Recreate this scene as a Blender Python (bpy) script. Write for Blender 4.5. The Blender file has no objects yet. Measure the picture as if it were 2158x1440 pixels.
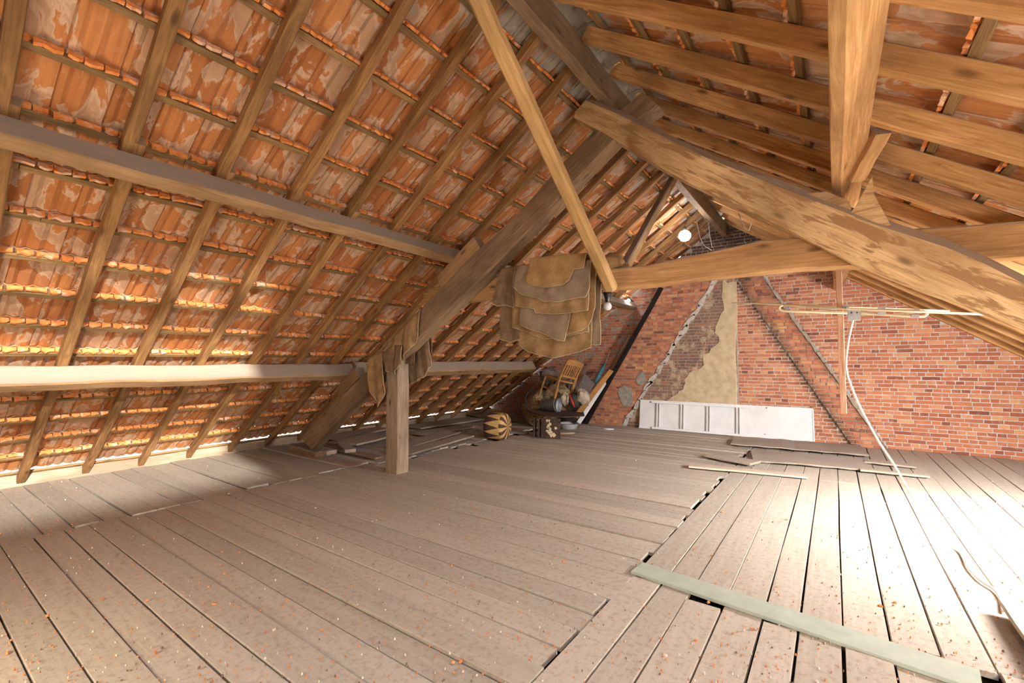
import bpy, bmesh, math, random
from math import sin, cos, pi, radians, sqrt, atan2
from mathutils import Vector, Matrix, noise

random.seed(7)
SC = bpy.context.scene
COL = SC.collection

# ------------------------------------------------------------------ camera
F_PX, CX, CY, CAM_H = 959.0, 1079.0, 720.0, 1.5
YAW = math.atan2(1758 - CX, F_PX)
PITCH = math.atan(40 / F_PX)
cam_d = bpy.data.cameras.new('camera')
cam_d.sensor_width = 36.0
cam_d.lens = F_PX / 2158 * 36.0
cam_d.clip_start = 0.05
cam = bpy.data.objects.new('camera', cam_d)
COL.objects.link(cam)
cam.location = (0, 0, CAM_H)
cam.rotation_euler = (pi / 2 + PITCH, 0, YAW)
SC.camera = cam

# ------------------------------------------------------------------ world, light, exposure
SC.view_settings.view_transform = 'Standard'
SC.view_settings.look = 'None'
SC.view_settings.gamma = 1.0
SC.view_settings.exposure = 0.80
SC.view_settings.use_curve_mapping = False
SC.cycles.use_denoising = True
SC.cycles.max_bounces = 5
SC.cycles.diffuse_bounces = 4
SC.cycles.glossy_bounces = 2
SC.cycles.use_adaptive_sampling = True
SC.cycles.adaptive_threshold = 0.1
SC.cycles.adaptive_min_samples = 12
SC.cycles.sample_clamp_indirect = 6.0
SC.cycles.caustics_reflective = False
SC.cycles.caustics_refractive = False

world = bpy.data.worlds.new('daylight')
SC.world = world
world.use_nodes = True
bg = world.node_tree.nodes['Background']
bg.inputs[0].default_value = (0.92, 0.95, 1.0, 1)
bg.inputs[1].default_value = 3.6


def light(name, kind, loc, energy, color, target=None, **kw):
    d = bpy.data.lights.new(name, kind)
    d.energy = energy
    d.color = color
    for k, v in kw.items():
        setattr(d, k, v)
    o = bpy.data.objects.new(name, d)
    COL.objects.link(o)
    o.location = loc
    if target is not None:
        v = Vector(target) - Vector(loc)
        o.rotation_euler = v.to_track_quat('-Z', 'Y').to_euler()
    return o


# daylight falling in through the roof window in the slope beyond the frame
light('roof_window_daylight', 'AREA', (2.2, 4.95, 1.52), 340, (1.0, 0.985, 0.98),
      target=(0.9, 6.4, -0.4), shape='RECTANGLE', size=1.3, size_y=1.0)
# low sun through the large roof window above the viewpoint, reaching the opposite eave
SUN_E, SUN_A = radians(16), radians(12)
sun = light('sun', 'SUN', (6, -2, 6), 6.5, (1.0, 0.95, 0.88),
            target=(6 - cos(SUN_E) * cos(SUN_A), -2 + cos(SUN_E) * sin(SUN_A), 6 - sin(SUN_E)), angle=radians(2.2))
# sampling portal that fills that window (it gives no light of its own)
por = light('roof_window_portal', 'AREA', (0.70, -0.02, 2.82), 1.0, (1, 1, 1), target=(0.14, -0.02, 1.99), shape='RECTANGLE', size=3.2, size_y=2.6)
por.data.cycles.is_portal = True
# unseen fill lights added behind and beside the camera
light('attic_lamp', 'POINT', (-3.0, -0.7, 0.75), 95, (1.0, 0.84, 0.62), shadow_soft_size=0.35)
light('attic_lamp_stair', 'POINT', (1.6, 1.2, 1.0), 125, (1.0, 0.95, 0.87), shadow_soft_size=0.30)

# ------------------------------------------------------------------ pixel helpers (known depth -> world point)
_f = Vector((-sin(YAW) * cos(PITCH), cos(YAW) * cos(PITCH), sin(PITCH)))
_r = Vector((cos(YAW), sin(YAW), 0))
_u = _r.cross(_f)
CAM = Vector((0, 0, CAM_H))


def ray(x, y):
    return _f + _r * ((x - CX) / F_PX) - _u * ((y - CY) / F_PX)


def at(x, y, Y):
    d = ray(x, y)
    return CAM + d * (Y / d.y)


def fl(x, y, z=0.0):
    d = ray(x, y)
    return CAM + d * ((z - CAM_H) / d.z)


def px(P):
    d = Vector(P) - CAM
    z = d.dot(_f)
    if z < 0.05:
        return None
    return CX + F_PX * d.dot(_r) / z, CY - F_PX * d.dot(_u) / z, z


def view_rank(P, area):
    """how large a small piece at P shows (0 when out of the frame)"""
    q = px(P)
    if q is None or not (-30 < q[0] < 2190 and -30 < q[1] < 1470):
        return 0.0
    return area / (q[2] * q[2])


# ------------------------------------------------------------------ materials
def new_mat(name, rough=0.85, spec=0.2):
    m = bpy.data.materials.new(name)
    m.use_nodes = True
    nt = m.node_tree
    b = nt.nodes['Principled BSDF']
    b.inputs['Roughness'].default_value = rough
    b.inputs['Specular IOR Level'].default_value = spec
    return m, nt, b


def N(nt, t, **kw):
    n = nt.nodes.new(t)
    for k, v in kw.items():
        setattr(n, k, v)
    return n


def ramp(nt, src, stops):
    r = N(nt, 'ShaderNodeValToRGB')
    e = r.color_ramp.elements
    while len(e) < len(stops):
        e.new(0.5)
    for i, (p, c) in enumerate(stops):
        e[i].position = p
        e[i].color = (c, c, c, 1) if isinstance(c, (int, float)) else (*c, 1)
    nt.links.new(src, r.inputs[0])
    return r.outputs[0]


def mix(nt, fac, a, b, mode='MIX'):
    m = N(nt, 'ShaderNodeMix', data_type='RGBA', blend_type=mode)
    for sock, v in ((m.inputs[0], fac), (m.inputs[6], a), (m.inputs[7], b)):
        if hasattr(v, 'is_linked'):
            nt.links.new(v, sock)
        elif isinstance(v, (int, float)):
            sock.default_value = v if sock.type == 'VALUE' else (v, v, v, 1)
        else:
            sock.default_value = (*v, 1)
    return m.outputs[2]


def math_n(nt, op, a, b=0.0, clamp=False):
    m = N(nt, 'ShaderNodeMath', operation=op, use_clamp=clamp)
    for i, v in enumerate((a, b)):
        if hasattr(v, 'is_linked'):
            nt.links.new(v, m.inputs[i])
        else:
            m.inputs[i].default_value = v
    return m.outputs[0]


def noise_n(nt, vec, scale, detail=4, rough=0.6, dist=0.0):
    n = N(nt, 'ShaderNodeTexNoise')
    n.inputs['Scale'].default_value = scale
    n.inputs['Detail'].default_value = detail
    n.inputs['Roughness'].default_value = rough
    n.inputs['Distortion'].default_value = dist
    nt.links.new(vec, n.inputs['Vector'])
    return n.outputs[0]


def mapped(nt, src, scale=(1, 1, 1), rot=(0, 0, 0), offset=None):
    m = N(nt, 'ShaderNodeMapping')
    m.inputs['Scale'].default_value = scale
    m.inputs['Rotation'].default_value = rot
    nt.links.new(src, m.inputs['Vector'])
    if offset is not None:
        c = N(nt, 'ShaderNodeCombineXYZ')
        for i in range(3):
            nt.links.new(offset, c.inputs[i])
        nt.links.new(c.outputs[0], m.inputs['Location'])
    return m.outputs[0]


def bump(nt, b, h, strength=0.3, dist=0.01):
    n = N(nt, 'ShaderNodeBump')
    n.inputs['Strength'].default_value = strength
    n.inputs['Distance'].default_value = dist
    nt.links.new(h, n.inputs['Height'])
    nt.links.new(n.outputs[0], b.inputs['Normal'])


def wood_mat(name, dark, light_c, dust=None, dust_amt=0.7, grain=1.0, knots=True, vary=0.25, bmp=0.35, worn=None):
    m, nt, b = new_mat(name, 0.8, 0.2)
    tc = N(nt, 'ShaderNodeTexCoord')
    oi = N(nt, 'ShaderNodeObjectInfo')
    off = math_n(nt, 'MULTIPLY', oi.outputs['Random'], 37.0)
    v = mapped(nt, tc.outputs['Object'], (1.1 * grain, 14 * grain, 14 * grain), offset=off)
    g = noise_n(nt, v, 2.2, 6, 0.62, 1.2)
    fine = noise_n(nt, mapped(nt, tc.outputs['Object'], (6, 90, 90), offset=off), 1.0, 3, 0.6)
    big = noise_n(nt, mapped(nt, tc.outputs['Object'], (1.2, 2.0, 2.0), offset=off), 1.0, 3, 0.5)
    gm = math_n(nt, 'ADD', math_n(nt, 'MULTIPLY', g, 0.75), math_n(nt, 'MULTIPLY', fine, 0.25))
    c = mix(nt, ramp(nt, gm, [(0.38, 0.0), (0.62, 1.0)]), dark, light_c)
    c = mix(nt, ramp(nt, big, [(0.35, 0.6), (0.6, 0.0)]), c, [x * 0.55 for x in dark])
    if knots:
        vo = N(nt, 'ShaderNodeTexVoronoi')
        vo.inputs['Scale'].default_value = 1.0
        nt.links.new(mapped(nt, tc.outputs['Object'], (2.2, 6, 6), offset=off), vo.inputs['Vector'])
        c = mix(nt, ramp(nt, vo.outputs['Distance'], [(0.05, 0.85), (0.16, 0.0)]), c, [x * 0.35 for x in dark])
    if worn:
        wn = noise_n(nt, mapped(nt, tc.outputs['Object'], (1.6, 9, 9), offset=off), 1.6, 5, 0.65, 0.6)
        c = mix(nt, ramp(nt, wn, [(0.50, 0.0), (0.56, 1.0)]), c, worn)
    val = math_n(nt, 'ADD', math_n(nt, 'MULTIPLY', oi.outputs['Random'], vary), 1.0 - vary / 2)
    c = mix(nt, 1.0, c, val, 'MULTIPLY')
    if dust:
        ge = N(nt, 'ShaderNodeNewGeometry')
        sx = N(nt, 'ShaderNodeSeparateXYZ')
        nt.links.new(ge.outputs['Normal'], sx.inputs[0])
        dn = noise_n(nt, tc.outputs['Object'], 5.0, 4, 0.6)
        up = math_n(nt, 'ADD', sx.outputs[2], math_n(nt, 'MULTIPLY', math_n(nt, 'SUBTRACT', dn, 0.5), 0.7))
        c = mix(nt, math_n(nt, 'MULTIPLY', ramp(nt, up, [(0.18, 0.0), (0.5, 1.0)]), dust_amt), c, dust)
    nt.links.new(c, b.inputs['Base Color'])
    bump(nt, b, gm, bmp, 0.012)
    return m


M = {}
M['rafter'] = wood_mat('rafter_wood', (0.22, 0.11, 0.042), (0.46, 0.25, 0.095), dust=(0.34, 0.27, 0.20), dust_amt=0.5)
M['rafter_r'] = wood_mat('rafter_wood_pale', (0.46, 0.225, 0.075), (0.76, 0.44, 0.185), dust=(0.40, 0.33, 0.26), dust_amt=0.5)
M['batten'] = wood_mat('batten_wood', (0.20, 0.115, 0.045), (0.37, 0.23, 0.10), vary=0.3)
M['beam'] = wood_mat('old_beam_wood', (0.31, 0.175, 0.08), (0.47, 0.295, 0.15), dust=(0.31, 0.255, 0.205), dust_amt=0.85)
M['post'] = wood_mat('post_wood', (0.27, 0.19, 0.12), (0.43, 0.33, 0.235), dust=(0.31, 0.255, 0.205), dust_amt=0.5)
M['beam_dark'] = wood_mat('old_beam_wood_brown', (0.20, 0.125, 0.07), (0.34, 0.225, 0.13), dust=(0.28, 0.235, 0.19), dust_amt=0.8)
M['oak'] = wood_mat('collar_oak', (0.48, 0.25, 0.095), (0.74, 0.45, 0.205), dust=(0.5, 0.42, 0.34), dust_amt=0.7, grain=0.8)
M['log'] = wood_mat('debarked_log', (0.50, 0.31, 0.14), (0.74, 0.52, 0.28), dust=(0.42, 0.345, 0.27), dust_amt=0.85, worn=(0.34, 0.19, 0.085))
M['brace'] = wood_mat('brace_wood', (0.54, 0.32, 0.12), (0.76, 0.49, 0.22), dust=(0.40, 0.33, 0.26), dust_amt=0.6)
M['pale_lath'] = wood_mat('pale_lath', (0.66, 0.36, 0.22), (0.80, 0.50, 0.33), vary=0.1)
M['plank_loose'] = wood_mat('loose_plank', (0.30, 0.235, 0.175), (0.45, 0.37, 0.29), dust=(0.42, 0.36, 0.305), dust_amt=0.6)
M['plank_raw'] = wood_mat('raw_plank', (0.48, 0.365, 0.26), (0.60, 0.48, 0.36), dust=(0.45, 0.38, 0.32), dust_amt=0.4)
M['chair_wood'] = wood_mat('chair_wood', (0.36, 0.165, 0.05), (0.50, 0.255, 0.085), vary=0.05, bmp=0.1)
M['dark_wood'] = wood_mat('dark_painted_wood', (0.06, 0.035, 0.025), (0.12, 0.075, 0.055), vary=0.1)
M['plank_orange'] = wood_mat('varnished_plank', (0.42, 0.20, 0.06), (0.55, 0.30, 0.10), vary=0.05)


def floor_mat():
    m, nt, b = new_mat('dusty_floor_planks', 0.75, 0.25)
    tc = N(nt, 'ShaderNodeTexCoord')
    ge = N(nt, 'ShaderNodeNewGeometry')
    oi = N(nt, 'ShaderNodeObjectInfo')
    off = math_n(nt, 'MULTIPLY', oi.outputs['Random'], 53.0)
    g = noise_n(nt, mapped(nt, tc.outputs['Object'], (1.0, 16, 16), offset=off), 2.0, 6, 0.62, 0.8)
    d1 = noise_n(nt, ge.outputs['Position'], 1.3, 4, 0.6)
    d2 = noise_n(nt, ge.outputs['Position'], 26.0, 3, 0.7)
    d3 = noise_n(nt, ge.outputs['Position'], 140.0, 2, 0.7)
    c = mix(nt, ramp(nt, g, [(0.3, 0.0), (0.7, 1.0)]), (0.36, 0.295, 0.225), (0.50, 0.435, 0.355))
    c = mix(nt, ramp(nt, d1, [(0.3, 0.25), (0.7, 0.75)]), c, (0.465, 0.415, 0.35))
    c = mix(nt, ramp(nt, d2, [(0.34, 0.5), (0.5, 0.0)]), c, (0.30, 0.215, 0.155))
    c = mix(nt, ramp(nt, d3, [(0.66, 0.0), (0.72, 0.8)]), c, (0.58, 0.50, 0.42))
    c = mix(nt, ramp(nt, d3, [(0.28, 0.6), (0.33, 0.0)]), c, (0.20, 0.12, 0.075))
    val = math_n(nt, 'ADD', math_n(nt, 'MULTIPLY', oi.outputs['Random'], 0.18), 0.90)
    c = mix(nt, 1.0, c, val, 'MULTIPLY')
    nt.links.new(c, b.inputs['Base Color'])
    h = math_n(nt, 'ADD', g, math_n(nt, 'MULTIPLY', d2, 0.5))
    bump(nt, b, h, 0.25, 0.006)
    return m


M['floor'] = floor_mat()


def simple(name, color, rough=0.8, spec=0.2, nscale=12.0, vary=0.25, bmp=0.0, metal=0.0, color2=None, emis=None, estr=0.0):
    m, nt, b = new_mat(name, rough, spec)
    tc = N(nt, 'ShaderNodeTexCoord')
    n = noise_n(nt, tc.outputs['Object'], nscale, 5, 0.6)
    c2 = color2 or tuple(x * (1 - vary) for x in color)
    c = mix(nt, ramp(nt, n, [(0.35, 0.0), (0.65, 1.0)]), c2, color)
    nt.links.new(c, b.inputs['Base Color'])
    b.inputs['Metallic'].default_value = metal
    if bmp:
        bump(nt, b, n, bmp, 0.01)
    if emis:
        b.inputs['Emission Color'].default_value = (*emis, 1)
        b.inputs['Emission Strength'].default_value = estr
    return m


M['void'] = simple('underfloor_dark', (0.045, 0.032, 0.022), vary=0.5)
M['mortar'] = simple('mortar', (0.62, 0.56, 0.49), 0.95, 0.1, 18, 0.3, 0.5)
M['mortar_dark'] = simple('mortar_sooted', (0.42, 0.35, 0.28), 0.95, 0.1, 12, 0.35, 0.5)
M['plaster'] = simple('cream_plaster', (0.62, 0.50, 0.32), 0.9, 0.1, 7, 0.3, 0.5, color2=(0.46, 0.35, 0.215))
M['cement'] = simple('cement_patch', (0.40, 0.36, 0.30), 0.95, 0.1, 14, 0.35, 0.6)
M['white_panel'] = simple('white_panel_paint', (0.80, 0.79, 0.78), 0.5, 0.4, 3.0, 0.12)
M['white_rail'] = simple('white_rail_paint', (0.84, 0.83, 0.82), 0.45, 0.4, 5.0, 0.08)
M['green'] = simple('pale_green_paint', (0.42, 0.46, 0.385), 0.6, 0.3, 9, 0.14)
M['black_plastic'] = simple('black_bakelite', (0.02, 0.017, 0.015), 0.3, 0.5)
M['porcelain'] = simple('lamp_ring', (0.55, 0.42, 0.28), 0.5, 0.4)
M['bulb_glass'] = simple('frosted_bulb', (0.82, 0.80, 0.80), 0.25, 0.5)
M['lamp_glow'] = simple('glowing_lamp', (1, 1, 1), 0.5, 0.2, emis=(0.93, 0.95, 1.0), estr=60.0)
M['antenna'] = simple('antenna_rod', (0.80, 0.70, 0.45), 0.4, 0.5, 6, 0.12)
M['grey_plastic'] = simple('grey_plastic', (0.52, 0.53, 0.55), 0.5, 0.4)
M['cable'] = simple('white_cable', (0.78, 0.72, 0.62), 0.6, 0.3, 20, 0.12)
M['zinc'] = simple('galvanised_zinc', (0.33, 0.36, 0.38), 0.5, 0.5, 8, 0.3, metal=0.5)
M['enamel'] = simple('white_enamel', (0.66, 0.66, 0.65), 0.35, 0.5, 7, 0.2)
M['teal'] = simple('teal_fabric', (0.06, 0.20, 0.22), 0.8, 0.2, 20, 0.3)
M['steel'] = simple('steel', (0.6, 0.6, 0.62), 0.3, 0.5, metal=0.7)
M['card'] = simple('grey_cloth', (0.20, 0.175, 0.165), 0.95, 0.1, 9, 0.3)
M['grey_cloth'] = simple('grey_rag', (0.25, 0.215, 0.20), 0.95, 0.1, 9, 0.4)
M['white_cloth'] = simple('pale_rag', (0.52, 0.43, 0.32), 0.95, 0.1, 9, 0.4)
M['straw'] = simple('mottled_straw', (0.48, 0.34, 0.19), 0.95, 0.1, 34, 0.7, 0.6, color2=(0.10, 0.065, 0.04))
M['black_rubber'] = simple('black_rubber', (0.012, 0.011, 0.010), 0.5, 0.4)
M['dark_bag'] = simple('dark_bag', (0.055, 0.045, 0.042), 0.7, 0.3)
M['red'] = simple('red_strap', (0.62, 0.03, 0.02), 0.6, 0.3)
M['pouf_cream'] = simple('cream_leather', (0.66, 0.42, 0.15), 0.6, 0.3, 8, 0.18)
M['pouf_brown'] = simple('brown_leather', (0.095, 0.05, 0.04), 0.6, 0.3, 8, 0.3)
M['splash'] = simple('paint_splash', (0.70, 0.66, 0.50), 0.6, 0.3, 14, 0.3, color2=(0.66, 0.45, 0.16))
M['tar'] = simple('tarred_board', (0.018, 0.014, 0.012), 0.8, 0.2)
M['rust'] = simple('rust_stain', (0.42, 0.20, 0.08), 0.9, 0.1)
M['glass'] = simple('window_glass', (0.8, 0.85, 0.9), 0.1, 0.5)
M['web'] = simple('cobweb', (0.7, 0.7, 0.7), 0.8, 0.1)
M['wall_shadow'] = simple('plain_masonry', (0.40, 0.19, 0.11), 0.95, 0.1, 6, 0.4, 0.4)  # plain brick tone of the front gable


def brick_mat(name, src):
    m, nt, b = new_mat(name, 0.92, 0.12)
    ge = N(nt, 'ShaderNodeNewGeometry')
    if src == 'object':
        rnd = N(nt, 'ShaderNodeObjectInfo').outputs['Random']
    else:
        a = N(nt, 'ShaderNodeAttribute')
        a.attribute_name = 'tint'
        rnd = a.outputs['Fac']
    c = ramp(nt, rnd, [(0.0, (0.20, 0.075, 0.05)), (0.08, (0.38, 0.125, 0.07)), (0.45, (0.50, 0.175, 0.085)),
                       (0.75, (0.57, 0.215, 0.10)), (0.93, (0.60, 0.27, 0.14)), (1.0, (0.64, 0.33, 0.14))])
    n1 = noise_n(nt, ge.outputs['Position'], 11.0, 5, 0.65)
    n2 = noise_n(nt, ge.outputs['Position'], 60.0, 3, 0.7)
    c = mix(nt, ramp(nt, n1, [(0.55, 0.0), (0.72, 0.45)]), c, (0.60, 0.40, 0.30))
    c = mix(nt, ramp(nt, n2, [(0.30, 0.5), (0.46, 0.0)]), c, (0.20, 0.08, 0.05))
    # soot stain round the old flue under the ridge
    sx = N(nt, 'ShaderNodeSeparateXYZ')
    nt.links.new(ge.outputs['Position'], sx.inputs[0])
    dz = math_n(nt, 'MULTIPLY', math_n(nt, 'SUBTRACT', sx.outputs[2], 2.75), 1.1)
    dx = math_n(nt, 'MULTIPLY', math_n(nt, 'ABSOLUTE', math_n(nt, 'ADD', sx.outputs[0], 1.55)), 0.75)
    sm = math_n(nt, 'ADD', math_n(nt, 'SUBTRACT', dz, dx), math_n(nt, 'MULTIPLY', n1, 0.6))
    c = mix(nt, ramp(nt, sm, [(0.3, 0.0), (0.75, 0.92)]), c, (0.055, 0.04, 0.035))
    for k0, k1, amt, wdt in ((0.20, 1.75, 0.8, 0.20), (0.66, 1.76, 0.45, 0.10)):  # sooty bricks on one flue line, depth shading painted along both
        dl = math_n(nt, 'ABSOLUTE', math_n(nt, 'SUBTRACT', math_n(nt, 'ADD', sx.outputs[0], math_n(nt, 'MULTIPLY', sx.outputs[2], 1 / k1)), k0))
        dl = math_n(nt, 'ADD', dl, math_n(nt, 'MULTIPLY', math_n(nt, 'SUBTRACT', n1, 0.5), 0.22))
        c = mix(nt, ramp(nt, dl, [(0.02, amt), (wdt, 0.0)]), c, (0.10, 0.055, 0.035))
    nt.links.new(c, b.inputs['Base Color'])
    bump(nt, b, math_n(nt, 'ADD', n1, math_n(nt, 'MULTIPLY', n2, 0.6)), 0.5, 0.008)
    return m


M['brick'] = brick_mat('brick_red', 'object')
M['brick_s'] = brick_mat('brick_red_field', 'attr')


def old_brick_mat():
    m, nt, b = new_mat('brick_limewashed', 0.95, 0.1)
    ge = N(nt, 'ShaderNodeNewGeometry')
    a = N(nt, 'ShaderNodeAttribute')
    a.attribute_name = 'tint'
    c = ramp(nt, a.outputs['Fac'], [(0.0, (0.19, 0.105, 0.08)), (0.85, (0.27, 0.145, 0.10)), (1.0, (0.42, 0.15, 0.08))])
    n1 = noise_n(nt, ge.outputs['Position'], 5.0, 5, 0.65)
    n2 = noise_n(nt, ge.outputs['Position'], 45.0, 3, 0.7)
    c = mix(nt, ramp(nt, n1, [(0.52, 0.0), (0.60, 0.8)]), c, (0.55, 0.42, 0.26))
    c = mix(nt, ramp(nt, n2, [(0.55, 0.0), (0.72, 0.55)]), c, (0.52, 0.42, 0.28))
    nt.links.new(c, b.inputs['Base Color'])
    bump(nt, b, n2, 0.5, 0.006)
    return m


M['brick_old'] = old_brick_mat()


def tile_mat(name, slope, src):
    m, nt, b = new_mat(name, 0.85, 0.15)
    ge = N(nt, 'ShaderNodeNewGeometry')
    if src == 'object':
        rnd = N(nt, 'ShaderNodeObjectInfo').outputs['Random']
    else:
        a = N(nt, 'ShaderNodeAttribute')
        a.attribute_name = 'tint'
        rnd = a.outputs['Fac']
    v = mapped(nt, ge.outputs['Position'], (1, 1, 1), (0, slope, 0))
    v = mapped(nt, v, (0.55, 1.0, 1.0), offset=math_n(nt, 'MULTIPLY', rnd, 9.0))
    n1 = noise_n(nt, v, 6.0, 4, 0.55, 0.5)
    n2 = noise_n(nt, v, 30.0, 4, 0.65)
    st = noise_n(nt, mapped(nt, v, (0.35, 3.0, 1.0)), 12.0, 4, 0.6)
    base = ramp(nt, rnd, [(0.0, (0.37, 0.145, 0.05)), (0.5, (0.48, 0.195, 0.066)), (1.0, (0.55, 0.24, 0.09))])
    base = mix(nt, ramp(nt, st, [(0.35, 0.55), (0.55, 0.0)]), base, (0.36, 0.125, 0.04))
    base = mix(nt, ramp(nt, n2, [(0.55, 0.0), (0.75, 0.35)]), base, (0.66, 0.37, 0.20))
    blotch = ramp(nt, n1, [(0.50, 0.0), (0.56, 1.0)])
    c = mix(nt, math_n(nt, 'MULTIPLY', blotch, 0.75), base, (0.47, 0.315, 0.20))
    rim = ramp(nt, n1, [(0.50, 0.0), (0.525, 1.0), (0.535, 1.0), (0.58, 0.0)])
    c = mix(nt, math_n(nt, 'MULTIPLY', rim, 0.5), c, (0.66, 0.51, 0.38))
    n4 = noise_n(nt, v, 2.3, 2, 0.5)
    c = mix(nt, ramp(nt, n4, [(0.30, 0.45), (0.46, 0.0)]), c, (0.27, 0.115, 0.06))
    # grey lime pointing against the ridge
    sx = N(nt, 'ShaderNodeSeparateXYZ')
    nt.links.new(ge.outputs['Position'], sx.inputs[0])
    hz = math_n(nt, 'ADD', sx.outputs[2], math_n(nt, 'MULTIPLY', math_n(nt, 'SUBTRACT', n1, 0.5), 1.2))
    c = mix(nt, ramp(nt, math_n(nt, 'MULTIPLY', hz, 0.2), [(0.835, 0.0), (0.86, 0.85)]), c, (0.40, 0.36, 0.30))
    nt.links.new(c, b.inputs['Base Color'])
    bump(nt, b, math_n(nt, 'ADD', n1, math_n(nt, 'MULTIPLY', st, 0.7)), 0.35, 0.012)
    return m


SL, SR = math.atan(0.685), math.atan(0.673)
M['tile_l'] = tile_mat('roof_tile_clay', SL, 'object')
M['tile_ls'] = tile_mat('roof_tile_clay_field', SL, 'attr')
M['tile_r'] = tile_mat('roof_tile_clay_b', -SR, 'object')
M['tile_rs'] = tile_mat('roof_tile_clay_b_field', -SR, 'attr')


def lug_mat():
    m, nt, b = new_mat('clean_clay', 0.85, 0.15)
    ge = N(nt, 'ShaderNodeNewGeometry')
    n1 = noise_n(nt, ge.outputs['Position'], 22.0, 4, 0.6)
    n2 = noise_n(nt, ge.outputs['Position'], 7.0, 3, 0.6)
    c = mix(nt, ramp(nt, n1, [(0.4, 0.0), (0.62, 1.0)]), (0.68, 0.215, 0.055), (0.80, 0.34, 0.11))
    c = mix(nt, ramp(nt, n2, [(0.55, 0.0), (0.60, 0.75)]), c, (0.72, 0.50, 0.36))
    nt.links.new(c, b.inputs['Base Color'])
    bump(nt, b, n1, 0.4, 0.008)
    return m


M['lug'] = lug_mat()


def sack_mat(name, c1, c2):
    m, nt, b = new_mat(name, 0.95, 0.1)
    tc = N(nt, 'ShaderNodeTexCoord')
    n = noise_n(nt, tc.outputs['Object'], 7.0, 5, 0.6)
    f = noise_n(nt, tc.outputs['Object'], 120.0, 2, 0.6)
    c = mix(nt, ramp(nt, n, [(0.35, 0.0), (0.65, 1.0)]), c1, c2)
    c = mix(nt, ramp(nt, f, [(0.3, 0.4), (0.5, 0.0)]), c, [x * 0.5 for x in c1])
    nt.links.new(c, b.inputs['Base Color'])
    w1 = N(nt, 'ShaderNodeTexWave', bands_direction='X')
    w2 = N(nt, 'ShaderNodeTexWave', bands_direction='Z')
    for w in (w1, w2):
        w.inputs['Scale'].default_value = 70
        w.inputs['Distortion'].default_value = 1.5
        nt.links.new(tc.outputs['Object'], w.inputs['Vector'])
    bump(nt, b, math_n(nt, 'ADD', math_n(nt, 'MULTIPLY', math_n(nt, 'ADD', w1.outputs[1], w2.outputs[1]), 0.25), n), 0.5, 0.01)
    return m


M['sack'] = sack_mat('burlap', (0.28, 0.17, 0.08), (0.48, 0.31, 0.155))
M['sack_gold'] = sack_mat('burlap_gold', (0.38, 0.225, 0.09), (0.54, 0.34, 0.15))
M['sack_grey'] = sack_mat('burlap_grey', (0.28, 0.20, 0.135), (0.40, 0.295, 0.20))
M['hem'] = sack_mat('burlap_hem', (0.46, 0.34, 0.19), (0.60, 0.47, 0.29))
M['sack_dark'] = sack_mat('burlap_dark', (0.19, 0.12, 0.07), (0.30, 0.20, 0.12))


def crumb_mat():
    m, nt, b = new_mat('floor_crumbs', 0.9, 0.1)
    a = N(nt, 'ShaderNodeAttribute')
    a.attribute_name = 'tint'
    c = ramp(nt, a.outputs['Fac'], [(0.0, (0.16, 0.115, 0.08)), (0.16, (0.22, 0.14, 0.09)), (0.20, (0.55, 0.18, 0.06)),
                                    (0.75, (0.66, 0.27, 0.10)), (0.80, (0.62, 0.50, 0.36)), (1.0, (0.72, 0.66, 0.56))])
    nt.links.new(c, b.inputs['Base Color'])
    return m


M['crumb'] = crumb_mat()

# ------------------------------------------------------------------ object helpers
WM = {}


def props(o, label=None, cat=None, group=None, kind=None):
    if label:
        o['label'] = label
    if cat:
        o['category'] = cat
    if group:
        o['group'] = group
    if kind:
        o['kind'] = kind
    return o


def place(o, parent=None, mw=None):
    mw = mw or Matrix.Identity(4)
    COL.objects.link(o)
    if parent is not None:
        o.parent = parent
        o.matrix_basis = WM[parent.name].inverted() @ mw
    else:
        o.matrix_basis = mw
    WM[o.name] = mw
    return o


def empty(name, loc=(0, 0, 0), rz=0.0, mw=None, **kw):
    o = bpy.data.objects.new(name, None)
    o.empty_display_size = 0.1
    place(o, None, mw or (Matrix.Translation(loc) @ Matrix.Rotation(rz, 4, 'Z')))
    return props(o, **kw)


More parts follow.
